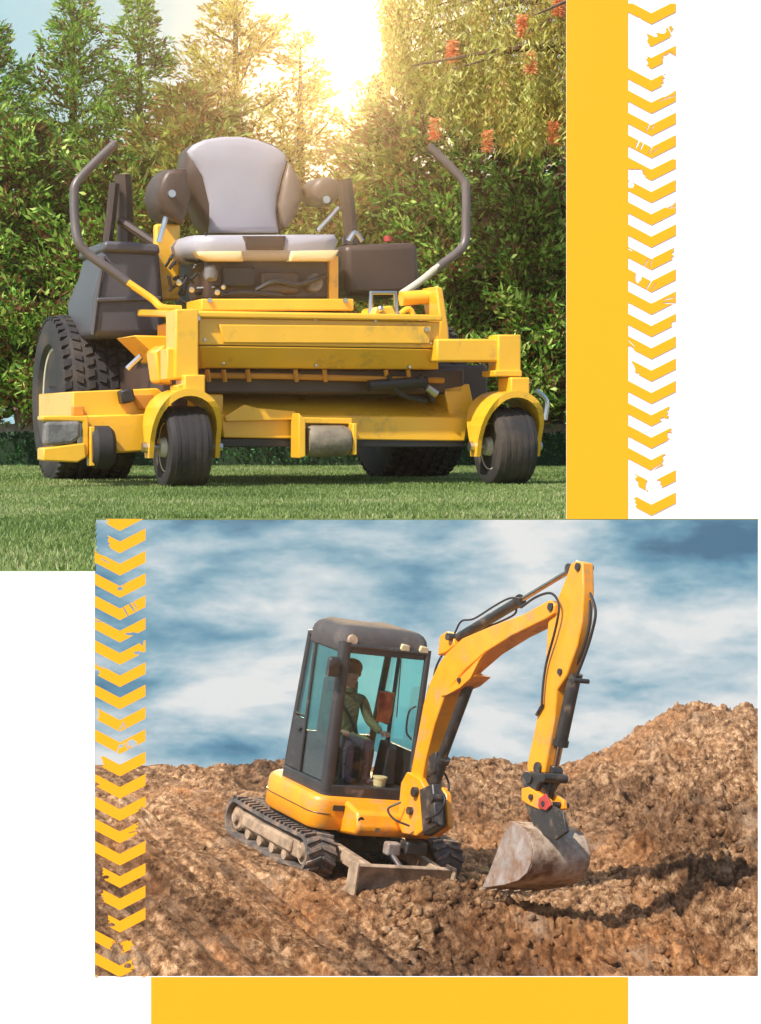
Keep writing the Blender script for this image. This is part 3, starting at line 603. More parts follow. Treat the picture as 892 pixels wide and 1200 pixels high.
# deck left wing
wg = MB(); wg.prism(mpoly([(84, 459), (183, 455), (200, 470), (200, 512), (190, 528), (150, 527), (84, 492)], .20), 1, .18, .75)
wing = wg.build('deck_wing', m_yellow, mower, bevel=.004)
MB().prism(mpoly([(95, 487), (190, 484), (190, 527), (138, 531), (118, 512), (96, 512)], .16), 1, .135, .18).build('wing_face', m_yellow, wing, bevel=.006)
MB().prism(mpoly([(155, 462), (178, 462), (182, 480), (162, 480)], .175), 1, .16, .18).build('wing_guard', m_orange, wing, bevel=.004)
MB().prism(mpoly([(84, 476), (97, 476), (97, 487), (84, 487)], .17), 1, .15, .18).build('wing_bracket', m_orange, wing, bevel=.003)
MB().prism(mpoly([(137, 458), (152, 455), (155, 470), (140, 474)], .17), 1, .12, .18).build('wing_knob', m_black, wing, bevel=.006)
lip = MB(); lip.prism(mpoly([(50, 487), (104, 487), (104, 532), (97, 538), (97, 494), (50, 493)], .08), 1, .08, .17)
lip.prism(mpoly([(50, 525), (99, 519), (101, 536), (90, 542), (50, 540)], .08), 1, .07, .17); lip.build('chute_bracket', m_yellow, mower, bevel=.005)
MB().prism(mpoly([(52, 494), (94, 493), (95, 512), (84, 521), (53, 523)], .08), 1, .072, .14).build('chute_pad', m_pad, mower, bevel=.012)
def small_wheel(px, py, y, r, w, name='gauge_wheel'):
    c = mp(px, py, y); o = MB().lathe([(r*.3, -w*.5), (r*.8, -w*.5), (r, -w*.3), (r, w*.3), (r*.8, w*.5), (r*.3, w*.5)], c, (1, 0, 0), 32).build(name, m_rubber, mower)
    MB().lathe([(.004, -w*.56), (r*.32, -w*.54), (r*.34, w*.54), (.004, w*.56)], c, (1, 0, 0), 20).build('wheel_hub', m_rim, o)
small_wheel(119, 524, .10, .070, .075)
MB().prism(mpoly([(103, 500), (109, 500), (109, 546), (103, 546)], .1), 1, .07, .12).build('gauge_bracket', m_yellow, mower, bevel=.003)
ro = MB(); c0 = mp(358, 517, .06); c1 = mp(409, 517, .06)
ro.lathe([(.02, 0), (.046, .004), (.053, .02), (.053, np.linalg.norm(c1-c0)-.02), (.046, np.linalg.norm(c1-c0)-.004), (.02, np.linalg.norm(c1-c0))], c0, c1-c0, 28)
ro.build('anti_scalp_roller', m_roller, mower)
rb = MB(); rb.prism(mpoly([(346, 484), (354, 492), (354, 535), (346, 537)], .06), 1, .02, .11); rb.prism(mpoly([(352, 489), (413, 490), (413, 497), (352, 496)], .06), 1, .06, .13); rb.prism(mpoly([(409, 496), (414, 496), (414, 533), (409, 533)], .06), 1, .02, .11)
rb.build('roller_bracket', m_yellow, mower, bevel=.003)
# left frame details
MB().prism(mpoly([(137, 396), (190, 397), (196, 410), (196, 452), (186, 452), (172, 430), (150, 408)], .6), 1, .35, .62).build('frame_gusset', m_yellow, mower, bevel=.006)
MB().prism(mpoly([(175, 412), (188, 404), (196, 425), (196, 452), (180, 448)], .2), 1, .13, .25).build('pedal_bracket', m_yellow, mower, bevel=.008)
MB().tube([mp(150, 432, .45), mp(166, 417, .42)], .012, 8).build('damper', m_steel, mower)
MB().box(.0, 1.2, .3, 1.25, .24, .42).build('main_frame', m_brownblack, mower, bevel=.01)
# side tanks
tk = MB()
f0 = mpoly([(121, 287), (188, 290), (196, 396), (106, 396), (111, 350), (118, 320)], .78)
b0 = [p+np.array((dx_, .40, .0)) for p, dx_ in zip(f0, (.02, 0, 0, .01, -.02, .0))]; tk.loft([f0, b0]); tank = tk.build('side_tank', m_plastic, mower, bevel=.03, seg=4)
MB().prism(mpoly([(122, 282), (186, 286), (188, 298), (120, 295)], .77), 1, .76, 1.18).build('tank_rim', m_plastic, tank, bevel=.012)
MB().prism(mpoly([(113, 349), (188, 347), (189, 352), (112, 354)], .78), 1, .765, .785).build('tank_ridge', m_plastic, tank, bevel=.004)
MB().tube(mpoly([(122, 300), (114, 350), (109, 392)], .775), .007, 8).build('tank_ridge', m_plastic, tank)
rt = MB(); rt.prism(mpoly([(402, 287), (488, 284), (492, 345), (404, 348)], .80), 1, .78, 1.25); tank2 = rt.build('side_tank', m_brownblack, mower, bevel=.025, seg=3)
MB().tube(mpoly([(408, 283), (416, 273), (424, 283)], .8), .012, 8, 4).build('filler_neck', m_steel, tank2)
MB().lathe([(.0, 0), (.03, 0), (.03, .03), (0, .03)], mp(410, 287, .85), (0, 0, 1), 16).build('filler_cap', m_plastic, tank2)
MB().lathe([(.0, 0), (.018, 0), (.018, .02), (0, .02)], mp(455, 283, .9), (0, 0, 1), 12).build('warning_knob', m_red, tank2)
# seat box, pan
mbox(240, 300, 398, 352, .62, 1.05, 'seat_box', m_brownblack, bevel=.015)
mbox(182, 262, 212, 352, .86, .90, 'seat_side_plate', m_yellow, bevel=.01)
mbox(386, 300, 397, 352, .60, .63, 'seat_post', m_yellow, bevel=.004)
MB().tube([mp(186, 284, .82), mp(196, 250, .82)], .010, 8).build('side_strut', m_steel, mower)
for (px_, py_, r_) in ((255, 341, .010), (225, 338, .010), (262, 335, .008), (210, 330, .010)):
    MB().lathe([(.0, -.03), (r_, -.028), (r_, .0), (r_*.6, .02), (0, .02)], mp(px_, py_, .58), (.3, 1, .25), 14).build('control_knob', m_pad if py_ in (320, 334) else m_steel, mower)
mbox(262, 312, 300, 336, .585, .62, 'battery_cover', m_black, bevel=.008); mbox(306, 318, 352, 344, .59, .62, 'pump_housing', m_brownblack, bevel=.012)
MB().tube([mp(300, 340, .58), mp(322, 330, .57), mp(350, 334, .57), mp(382, 322, .58)], .009, 8, 5).build('fuel_hose', m_black, mower)
MB().tube([mp(250, 346, .57), mp(290, 343, .565), mp(330, 346, .57)], .007, 8, 5).build('fuel_hose', m_black, mower)
MB().lathe([(0, -.01), (.03, -.01), (.034, .0), (.034, .03), (0, .03)], mp(368, 331, .6), (0, 1, 0), 20).build('pulley', m_pad, mower)
MB().lathe([(0, -.02), (.02, -.018), (.026, .0), (.02, .03), (0, .03)], mp(247, 322, .57), (0, .3, 1), 16).build('oil_filter', m_pad, mower)
clut = MB()
for k in range(16):
    p = mp(200+RNG.uniform(0, 45), RNG.uniform(300, 350), .66); q = p+RNG.normal(size=3)*.04; clut.tube([p, (p+q)/2+RNG.normal(size=3)*.02, q], .006, 6, 4)
clut.build('cable_bundle', m_black, mower)
st = MB(); st.pillow(mpoly([(219, 284), (226, 275), (395, 274), (399, 282), (392, 304), (386, 307), (246, 307), (224, 300)], .62), 1, 1.0, .58, -.03)
cush = st.build('seat_cushion', m_seat, mower, angle=60)
MB().pillow(mpoly([(286, 276), (336, 276), (334, 293), (288, 293)], .545), 1, .60, .542, -.002).build('cushion_gap', m_brownblack, cush)  # dark pad put in to draw the gap in the cushion
for pc in ([(228, 295), (284, 294), (286, 306), (244, 306), (232, 301)], [(338, 294), (397, 293), (392, 304), (386, 306), (338, 306)]): MB().pillow(mpoly(pc, .56), 1, .60, .547, -.004).build('cushion_reflection', m_cream_reflect, cush, angle=60)  # cream strips: yellow reflected onto the cushion's lower edge, put into colour
bk = MB(); bk.pillow(mpoly([(220, 177), (227, 169), (240, 163), (261, 159), (283, 159), (303, 163), (322, 169), (333, 177), (338, 188), (345, 199), (352, 212), (357, 229), (352, 245), (340, 264), (327, 274), (246, 274), (238, 262), (228, 240), (214, 215)], .95), 1, 1.10, .93, .0)
back = bk.build('seat_back', m_brownblack, mower, angle=60)
MB().pillow(mpoly([(221, 177), (228, 169), (240, 163.5), (261, 160), (283, 160), (303, 164), (322, 171), (335, 180), (337, 190), (331, 209), (326, 228), (324, 250), (327, 272), (247, 272), (246, 239), (238, 206), (227, 188)], .92), 1, .96, .915, -.012).build('back_insert', m_seat, back, angle=60)
MB().pillow(mpoly([(338, 190), (346, 202), (352, 214), (355, 231), (348, 250), (338, 266), (330, 262), (327, 240), (332, 212)], .91), 1, .95, .90, -.01).build('back_bolster', pbr('tan_bolster', (.15, .105, .08), .4, var=.1), back, angle=60)
# arm rests
ar = MB(); ar.pillow(mpoly([(187, 210), (195, 198), (218, 196), (224, 230), (215, 262), (190, 252), (183, 228)], .80), 1, 1.0, .78, -.01); ar.build('arm_rest', m_brownblack, mower, angle=60)
MB().lathe([(.0, -.01), (.014, -.01), (.014, .02), (0, .02)], mp(201, 227, .76), (0, 1, 0), 12).build('arm_bolt', m_steel, mower)
ar = MB(); ar.pillow(mpoly([(364, 217), (374, 208), (386, 207), (396, 212), (398, 232), (388, 240), (372, 238), (365, 228)], .85), 1, 1.0, .83, -.01); ar.build('arm_rest', pbr('brown_rest', (.11, .075, .055), .45), mower, angle=60)
MB().lathe([(.0, -.01), (.014, -.01), (.014, .02), (0, .02)], mp(382, 234, .80), (0, 1, 0), 12).build('arm_bolt', m_steel, mower)
MB().tube([mp(373, 270, .8), mp(385, 257, .8), mp(397, 243, .8)], .009, 8, 4).build('arm_strut', m_steel, mower)
# folded roll bar behind on the left
rbm = MB(); rbm.tube([mp(126, 284, 1.25), mp(131, 245, 1.25), mp(134, 215, 1.25)], .020, 8); rbm.tube([mp(147, 284, 1.3), mp(146, 235, 1.3), mp(144, 205, 1.3)], .034, 8); rbm.tube([mp(140, 258, 1.28), mp(182, 286, 1.2)], .018, 8)
rbm.build('roll_bar', m_brownblack, mower); MB().tube([mp(412, 284, 1.3), mp(408, 240, 1.3), mp(404, 210, 1.3)], .03, 8).build('roll_bar', m_brownblack, mower)
# steering levers
def lever(pts, low, lbm=None):
    lbm = lbm or m_yellow
    o = MB().tube([mp(a, b, y_) for a, b, y_ in pts], .0165, 12, 8).build('steering_lever', m_lever, mower, angle=60)
    MB().tube([mp(a, b, y_) for a, b, y_ in low], .013, 10, 5).build('lever_base', lbm, o)
lever([(135, 168, .70), (110, 192, .68), (90, 214, .66), (87, 232, .65), (88, 262, .63), (92, 283, .61), (104, 298, .6), (135, 320, .57), (156, 336, .55)], [(150, 331, .55), (178, 350, .52), (190, 360, .5), (212, 362, .5)])
lever([(502, 171, .66), (522, 190, .64), (541, 210, .62), (546, 222, .61), (546, 262, .6), (545, 283, .59), (537, 295, .58), (510, 316, .56)], [(514, 312, .56), (492, 330, .54), (470, 345, .52)], m_rim)
# hardware right of the hood
MB().tube([mp(434, 374, .1), mp(435, 343, .1), mp(463, 343, .1), mp(465, 374, .1)], .009, 10).build('latch_loop', m_steel, mower)
lt = MB(); lt.prism(mpoly([(432, 376), (438, 360), (458, 358), (464, 372), (478, 380), (432, 382)], .08), 1, .06, .2); lt.build('latch_block', m_yellow, mower, bevel=.008)
MB().tube([mp(470, 350, .3), mp(512, 347, .3)], .026, 14).build('cross_tube', m_yellow, mower)
MB().prism(mpoly([(505, 336), (513, 338), (520, 385), (521, 400), (508, 400), (510, 380)], .25), 1, .2, .34).build('end_plate', m_yellow, mower, bevel=.006)
MB().tube([mp(468, 368, .1), mp(480, 362, .1), mp(487, 376, .1)], .010, 8, 4).build('latch_handle', m_yellow, mower)
for px_, py_ in ((446, 362), (474, 374), (486, 372), (497, 376)): MB().ball(mp(px_, py_, .05), .012, 10, 7).build('bolt', m_steel, mower)
# right rear bracket seen past the caster
MB().tube([mp(628, 458, .3), mp(640, 470, .3), mp(638, 492, .3)], .012, 8, 4).build('hose_bracket', m_steel, mower)

# ------------------------------------------------------------ the digger
dg = thing('mini_excavator', 'yellow mini excavator with grey cab working on the dirt slope', 'excavator', DG.matrix())
def ep(px, py, y): return DG(px, py, 1, y)
def epl(pts, y): return [ep(a, b, y) for a, b in pts]
def track(y0, y1):
    r = .175; xa, xb = -.70, .70; zc = r
    P = []; n = 16
    for k in range(n+1): a = -math.pi/2+math.pi*k/n; P.append((xb+r*math.cos(a), zc+r*math.sin(a)))
    for k in range(1, 10): P.append((xb-(xb-xa)*k/10, 2*r-.012*math.sin(math.pi*k/10)))
    for k in range(n+1): a = math.pi/2+math.pi*k/n; P.append((xa+r*math.cos(a), zc+r*math.sin(a)))
    for k in range(1, 10): P.append((xa+(xb-xa)*k/10, 0))
    n = len(P); mb = MB(); ins = []
    for i in range(n):
        a = np.array(P[i-1]); c = np.array(P[(i+1) % n]); t = (c-a)/np.linalg.norm(c-a); nn = np.array([t[1], -t[0]]); ins.append(np.array(P[i])-nn*.035)
    V = []
    for i in range(n):
        for (q, yy) in ((P[i], y0), (P[i], y1), (ins[i], y1), (ins[i], y0)): V.append((q[0], yy, q[1]))
    Fc = []
    for i in range(n):
        j = (i+1) % n
        for k in range(4): Fc.append((4*i+k, 4*i+(k+1) % 4, 4*j+(k+1) % 4, 4*j+k))
    mb.add(V, Fc)
    # lugs: resample by length
    Pc = np.array(P+[P[0]]); sl_ = np.concatenate([[0], np.cumsum(np.linalg.norm(np.diff(Pc, axis=0), axis=1))]); N_ = 46
    for i in range(N_):
        s = sl_[-1]*i/N_; x = np.interp(s, sl_, Pc[:, 0]); z = np.interp(s, sl_, Pc[:, 1]); x2 = np.interp((s+.02) % sl_[-1], sl_, Pc[:, 0]); z2 = np.interp((s+.02) % sl_[-1], sl_, Pc[:, 1])
        t = np.array([x2-x, 0, z2-z]); t /= np.linalg.norm(t)+1e-9; nn = np.array([t[2], 0, -t[0]]); c = np.array([x, 0, z]); ym = (y0+y1)/2; hw = (y1-y0)/2
        for sgn in (-1, 1):
            ya, yb = (ym+.01*sgn, ym+hw*.98*sgn)
            sh = t*.028*(1)
            lo = [c+t*.016+np.array((0, ya, 0))+sh, c-t*.016+np.array((0, ya, 0))+sh, c-t*.014+np.array((0, yb, 0))-sh, c+t*.014+np.array((0, yb, 0))-sh]
            mb.hexa(lo, [p+nn*.026-(0*p) for p in lo])
    o = mb.build('track_belt', m_ptrack, dg, bevel=.003)
    fr = MB(); fr.box(xa+.1, xb-.1, y0+.05, y1-.05, .10, .27); fr.box(xa+.16, xb-.2, y0+.02, y0+.06, .13, .25); f = fr.build('track_frame', m_dusty, dg, bevel=.03)
    for xx, rr_ in ((xa, .125), (xb, .115)):
        MB().lathe([(.01, -.13), (.05, -.135), (.06, -.10), (rr_*.85, -.10), (rr_, -.08), (rr_, .08), (rr_*.8, .12), (.01, .13)], (xx, (y0+y1)/2, zc), (0, 1, 0), 26).build('track_wheel', m_dusty, f)
    for k in range(4):
        MB().lathe([(.01, -.115), (.05, -.11), (.055, -.04), (.055, .04), (.05, .11), (.01, .115)], (-.42+.26*k, (y0+y1)/2, .085), (0, 1, 0), 18).build('roller', m_dusty, f)
track(-.77, -.47); track(.56, .86)
un = MB(); un.box(-.45, .5, -.5, .5, .16, .30); un.lathe([(.33, .30), (.33, .38)], (0, 0, 0), (0, 0, 1), 36); un.build('undercarriage', m_cyl, dg, bevel=.02)
# blade
bl = MB(); prof = [(a_+.08, b_-.10) for a_, b_ in [(1.30, .36), (1.325, .345), (1.275, .25), (1.262, .17), (1.275, .09), (1.33, .0), (1.30, .0), (1.235, .10), (1.225, .17), (1.235, .26), (1.27, .36)]]
bl.prism([(x, 0, z) for x, z in prof], 1, -.55, .44); blade = bl.build('dozer_blade', m_dusty, dg, bevel=.006)
for yy in (-.56, .43): MB().prism([(1.28, 0, .27), (1.44, 0, .27), (1.45, 0, -.05), (1.42, 0, -.12), (1.28, 0, -.08)], 1, yy, yy+.022).build('blade_end', m_dusty, blade, bevel=.004)
for yy in (-.42, .34):
    q = MB(); q.hexa([(.35, yy, .17), (.35, yy+.07, .17), (.35, yy+.07, .30), (.35, yy, .30)], [(1.33, yy*.95, .12), (1.33, yy*.95+.07, .12), (1.33, yy*.95+.07, .24), (1.33, yy*.95, .24)]); q.build('blade_arm', m_dusty, blade, bevel=.008)
MB().tube([(.55, -.03, .38), (.95, -.03, .34)], .052, 14).build('blade_cylinder', m_cyl, blade); MB().tube([(.95, -.03, .34), (1.32, -.03, .20)], .03, 12).build('blade_rod', m_steel, blade)
MB().box(1.02, 1.12, -.10, .04, .28, .40).build('rod_clevis', m_bside, blade, bevel=.02)
# house
def rrect(x0, x1, y0, y1, rs, n=8):
    out = []
    for (cx, cy, a0, r) in ((x1-rs[0], y1-rs[0], 0, rs[0]), (x0+rs[1], y1-rs[1], 90, rs[1]), (x0+rs[2], y0+rs[2], 180, rs[2]), (x1-rs[3], y0+rs[3], 270, rs[3])):
        for k in range(n+1): a = rad(a0+90*k/n); out.append((cx+r*math.cos(a), cy+r*math.sin(a)))
    return out
def slab(mb, outl, z0, z1, ins0=0, ins1=0):
    c = np.mean(outl, axis=0); rings = []
    for z, k in ((z0, 1-ins0), (z0+.03, 1), (z1-.05, 1), (z1-.015, 1-ins1*.4), (z1, 1-ins1)):
        rings.append([tuple(c+(np.array(p)-c)*k)+(z,) for p in outl])
    return mb.loft(rings)
hs = MB(); slab(hs, rrect(-.58, .72, -.68, .62, (.10, .42, .42, .16)), .40, .70, .03, .05)
house = hs.build('house', m_dyellow, dg, angle=50)
MB().tube([(p[0]*1.004, p[1]*1.004, .545) for p in rrect(-.58, .72, -.68, .62, (.10, .42, .42, .16))], .004, 6).build('seam', m_cyl, house)
hf = MB(); hf.prism([(.60, 0, .36), (.98, 0, .42), (1.02, 0, .50), (.96, 0, .63), (.70, 0, .68), (.60, 0, .68)], 1, -.38, .42); hf.build('front_apron', m_dyellow, house, bevel=.03)
sl2 = MB(); sl2.prism(epl([(410, 951), (416, 944), (436, 946), (443, 953), (440, 957), (408, 957)], -.69), 1, -.70, -.66); 
MB().box(.72, .99, -.30, .02, .455, .53).build('apron_slot', m_black, house, bevel=.015)
MB().box(.985, 1.03, -.20, -.16, .47, .51).build('apron_pin', m_steel, house)
for yy in (-.34, .33): MB().lathe([(0, 0), (.03, 0), (.03, .02), (0, .02)], (.97, yy, .56), (1, 0, 0), 14).build('work_light', m_black, house)
MB().box(.725, .735, -.50, -.38, .58, .63).build('marker_plate', m_cyl, house, bevel=.003)
MB().box(.726, .738, -.36, -.28, .58, .63).build('red_badge', pbr('pale_red', (.75, .25, .2), .5), house, bevel=.002)
# cab: frame from tubes, roof, floor, panes
CX0, CX1 = -.25, .64
def cabpt(x, y, z):                           # cab narrows and leans in slightly with height
    k = (z-.75)/1.45; return np.array([x-.10*k*(x > 0)+.06*k*(x < 0), y*(1-.01*k)+.03*k*(y > 0), z])
yn, yf = -.57, .32
fl = MB(); fl.loft([[cabpt(x, y, z) for x, y in rrect(CX0, CX1+.03, yn-.02, yf+.03, (.08, .1, .1, .08))] for z in (.69, .80)]); cabf = fl.build('cab_floor', m_cabframe, dg, bevel=.01)
cabroof = MB(); rr_o = rrect(CX0+.02, CX1, yn-.01, yf+.02, (.12, .16, .16, .12), 8); cc = np.mean(rr_o, axis=0)
rings = []
for z, k in ((1.985, .99), (2.0, 1.01), (2.10, 1.01), (2.15, .985), (2.19, .93), (2.215, .84), (2.23, .6), (2.235, .1)):
    rings.append([cabpt(*(cc+(np.array(p)-cc)*k), z) for p in rr_o])
cabroof.loft(rings); roof = cabroof.build('cab_roof', pbr('matte_roof_paint', (.060, .052, .050), .8, var=.2, dirt=(.16, .12, .09), dirt_amt=.25, dirt_scale=4), dg, angle=60)
pl_ = MB()
def pillar(x, y, r, x2=None):
    pl_.tube([cabpt(x, y, .74), cabpt(x2 if x2 is not None else x, y, 1.4), cabpt(x, y, 2.08)], r, 8, 3)
for (x, y, r) in ((CX1-.03, yn+.04, .062), (CX1-.0, yf-.01, .03), (CX0+.05, yn+.03, .035), (CX0+.05, yf-.02, .035), (.10, yn+.01, .018), (.12, yf-.01, .02)): pillar(x, y, r)
for y in (yn+.02, yf-.01):
    pl_.tube([cabpt(CX0+.05, y, 2.06), cabpt(CX1-.02, y, 2.06)], .028, 8); pl_.tube([cabpt(CX0+.05, y, 1.30), cabpt(.1, y, 1.30)], .014, 6) 
pl_.tube([cabpt(CX1, yn+.03, 2.05), cabpt(CX1, yf, 2.05)], .028, 8); pl_.tube([cabpt(CX0+.03, yn+.03, 2.05), cabpt(CX0+.03, yf, 2.05)], .028, 8)
frame = pl_.build('cab_frame', m_cabframe, dg, angle=60)
# door lower panel (near side, rear part) and panes
dp = MB(); dp.hexa([cabpt(CX0+.04, yn, .80), cabpt(.09, yn, .80), cabpt(.09, yn, 1.28), cabpt(CX0+.04, yn, 1.28)], [cabpt(CX0+.04, yn+.03, .80), cabpt(.09, yn+.03, .80), cabpt(.09, yn+.03, 1.28), cabpt(CX0+.04, yn+.03, 1.28)])
door = dp.build('door_panel', m_cabframe, dg, bevel=.01)
MB().box(-.03, .03, yn-.025, yn, 1.16, 1.19).build('door_handle', m_black, door, bevel=.006)
def pane(a, b, c, d, mat, name='pane', th=(0, .006, 0)):
    th = np.array(th); return MB().hexa([a, b, c, d], [p+th for p in (a, b, c, d)]).build(name, mat, dg)
pane(cabpt(CX0+.06, yn+.015, 1.30), cabpt(.085, yn+.015, 1.30), cabpt(.085, yn+.015, 2.05), cabpt(CX0+.06, yn+.015, 2.05), m_glass, 'side_window')
pane(cabpt(.12, yn+.015, .80), cabpt(CX1-.06, yn+.015, .80), cabpt(CX1-.06, yn+.015, 2.05), cabpt(.12, yn+.015, 2.05), m_glass, 'side_window')
pane(cabpt(CX1, yn+.07, .80), cabpt(CX1, yf-.04, .80), cabpt(CX1, yf-.04, 2.04), cabpt(CX1, yn+.07, 2.04), m_clear, 'windscreen', (.005, 0, 0))
pane(cabpt(CX0+.04, yn+.06, 1.15), cabpt(CX0+.04, yf-.04, 1.15), cabpt(CX0+.04, yf-.04, 2.04), cabpt(CX0+.04, yn+.06, 2.04), m_glass2, 'rear_window', (.005, 0, 0))
pane(cabpt(CX0+.06, yf, 1.0), cabpt(.11, yf, 1.0), cabpt(.11, yf, 2.05), cabpt(CX0+.06, yf, 2.05), m_glass2, 'side_window')
pane(cabpt(.13, yf, 1.15), cabpt(CX1-.04, yf, 1.15), cabpt(CX1-.04, yf, 2.05), cabpt(.13, yf, 2.05), m_glass2, 'side_window')
rwp = MB(); rwp.hexa([cabpt(CX0+.03, yn+.05, .80), cabpt(CX0+.03, yf-.03, .80), cabpt(CX0+.03, yf-.03, 1.14), cabpt(CX0+.03, yn+.05, 1.14)], [cabpt(CX0+.06, yn+.05, .80), cabpt(CX0+.06, yf-.03, .80), cabpt(CX0+.06, yf-.03, 1.14), cabpt(CX0+.06, yn+.05, 1.14)]); rwp.build('rear_panel', m_cabframe, dg)
fpn = MB(); fpn.hexa([cabpt(.12, yf-.02, .80), cabpt(CX1-.03, yf-.02, .80), cabpt(CX1-.03, yf-.02, 1.14), cabpt(.12, yf-.02, 1.14)], [cabpt(.12, yf+.01, .80), cabpt(CX1-.03, yf+.01, .80), cabpt(CX1-.03, yf+.01, 1.14), cabpt(.12, yf+.01, 1.14)]); fpn.build('side_panel', m_black, dg)
for (yy, zz, nm) in ((yn+.10, 2.10, 'horn_cover'),): MB().lathe([(0, .03), (.045, .03), (.055, .01), (.055, -.02)], cabpt(CX1+.0, yy, zz)+np.array((-.02, 0, 0)), (1, 0, .25), 18).build(nm, m_dusty, roof)
for yy in (yf-.30, yf-.10): MB().prism([(0, yy, 2.05), (0, yy+.11, 2.05), (0, yy+.10, 2.11), (0, yy+.02, 2.12)], 0, CX1-.12, CX1-.065).build('roof_lamp', pbr('lamp_lens', (.62, .50, .28), .3), roof, bevel=.01)
# wiper + inner grab rail
MB().tube([cabpt(CX1+.02, .02, 1.98), cabpt(CX1+.02, .06, 1.45)], .006, 6).build('wiper', m_black, dg)
MB().tube([cabpt(CX1-.03, yf-.04, 1.25), cabpt(CX1-.06, yf-.09, 1.32), cabpt(CX1-.06, yf-.09, 1.5), cabpt(CX1-.03, yf-.04, 1.56)], .009, 8, 4).build('grab_rail', m_black, dg)
# mirror on its arm
mi = MB(); mi.tube([cabpt(CX1, yn+.02, 1.78), ep(393, 779, yn-.07)], .008, 6)
mo = mi.build('mirror_arm', m_cabframe, dg); cmi = ep(390, 781, yn-.09)
MB().pillow([cmi+np.array((0, y_, z_)) for y_, z_ in ((-.055, -.09), (.055, -.09), (.06, .06), (.04, .09), (-.04, .09), (-.06, .06))], 0, cmi[0]+.035, cmi[0]-.02, -.004).build('mirror', m_cabframe, mo, angle=60)
# seat and controls
sm_ = MB(); sm_.box(-.10, .30, -.36, .08, .96, 1.07); seat = sm_.build('operator_seat', m_black, dg, bevel=.03); 
MB().hexa([(-.14, -.34, 1.05), (-.14, .06, 1.05), (-.19, .04, 1.66), (-.19, -.32, 1.66)], [(-.06, -.34, 1.05), (-.06, .06, 1.05), (-.12, .04, 1.66), (-.12, -.32, 1.66)]).build('seat_back', pbr('rust_seat_cloth', (.34, .14, .05), .8), seat, bevel=.03)
MB().box(.02, .28, -.30, .02, .80, .96).build('seat_base', m_black, seat)
for yy in (-.36, .12):
    MB().tube([(.44, yy+.03, .80), (.43, yy+.03, 1.12), (.40, yy+.03, 1.24)], .012, 8).build('joystick', m_black, dg)
MB().tube([(.50, -.16, .8), (.50, -.16, 1.12)], .012, 8).build('travel_lever', m_black, dg); MB().tube([(.50, -.06, .8), (.50, -.06, 1.12)], .012, 8).build('travel_lever', m_black, dg)
MB().hexa([(.30, .08, .80), (.52, .08, .80), (.52, .22, .80), (.30, .22, .80)], [(.32, .10, 1.2), (.50, .10, 1.15), (.50, .20, 1.15), (.32, .20, 1.2)]).build('console', m_black, dg, bevel=.02)
# boom on its swing post
sw = MB(); sw.prism(epl([(470, 962), (474, 918), (481, 905), (496, 912), (506, 930), (508, 968), (492, 980), (474, 977)], .10), 1, .06, .13); SWP = [(q_[0], q_[1], q_[2]) for q_ in epl([(470, 962), (474, 918), (481, 905), (496, 912), (506, 930), (508, 968), (492, 980), (474, 977)], .10)]; sw.prism(SWP, 1, .25, .31); swing = sw.build('swing_post', m_dyellow, dg, bevel=.012); MB().prism([(q_[0]-.03, 0, q_[2]) for q_ in SWP], 1, .13, .25).build('swing_core', m_cyl, swing, bevel=.01)
MB().prism(epl([(492, 925), (508, 918), (512, 968), (496, 978)], .05), 1, .04, .13).build('swing_ear', m_cyl, swing, bevel=.015)
for (px_, py_, r_) in ((484, 928, .045), (478, 950, .035), (501, 958, .05), (505, 935, .035)): MB().tube([ep(px_, py_, .02), ep(px_, py_, .02)+np.array((0, .12, 0))], r_, 14).build('pin', m_cyl, swing)
YB0, YB1 = .10, .29
bmx = MB(); bmx.prism(epl([(478, 934), (480, 912), (490, 858), (496, 825), (503.5, 800), (513, 780), (523, 765.5), (541.6, 748), (576.6, 733), (611.6, 720.5), (643.7, 703), (650, 708), (649.5, 719), (641, 725), (600, 745), (568, 765), (545, 785), (522, 812), (509, 848), (498, 890), (490, 938)], YB0), 1, YB0, YB1)
boom = bmx.build('boom', m_dyellow, dg, bevel=.012)
MB().prism(epl([(517, 816), (568, 766), (563, 773), (552, 795), (540, 806), (524, 815)], YB0-.005), 1, YB0-.012, YB0+.03).build('boom_gusset', m_dyellow, boom, bevel=.005)
MB().prism(epl([(520, 813), (548, 788), (558, 792), (545, 803)], YB0+.02), 1, YB0+.01, YB1-.01).build('boom_bracket', m_dyellow, boom, bevel=.006)
MB().tube([ep(537, 797, YB0-.03), ep(537, 797, YB0-.03)+np.array((0, .25, 0))], .022, 12).build('pin', m_cyl, boom)
MB().prism(epl([(513, 768), (515, 745), (523, 740), (531, 744), (533, 756), (522, 765)], YB0+.03), 1, YB0+.03, YB1-.03).build('cylinder_bracket', m_dyellow, boom, bevel=.01)
for px_, py_ in ((524, 746), (644, 711)): MB().tube([ep(px_, py_, YB0-.02), ep(px_, py_, YB0-.02)+np.array((0, .20, 0))], .034, 14).build('pin', m_cyl, boom)
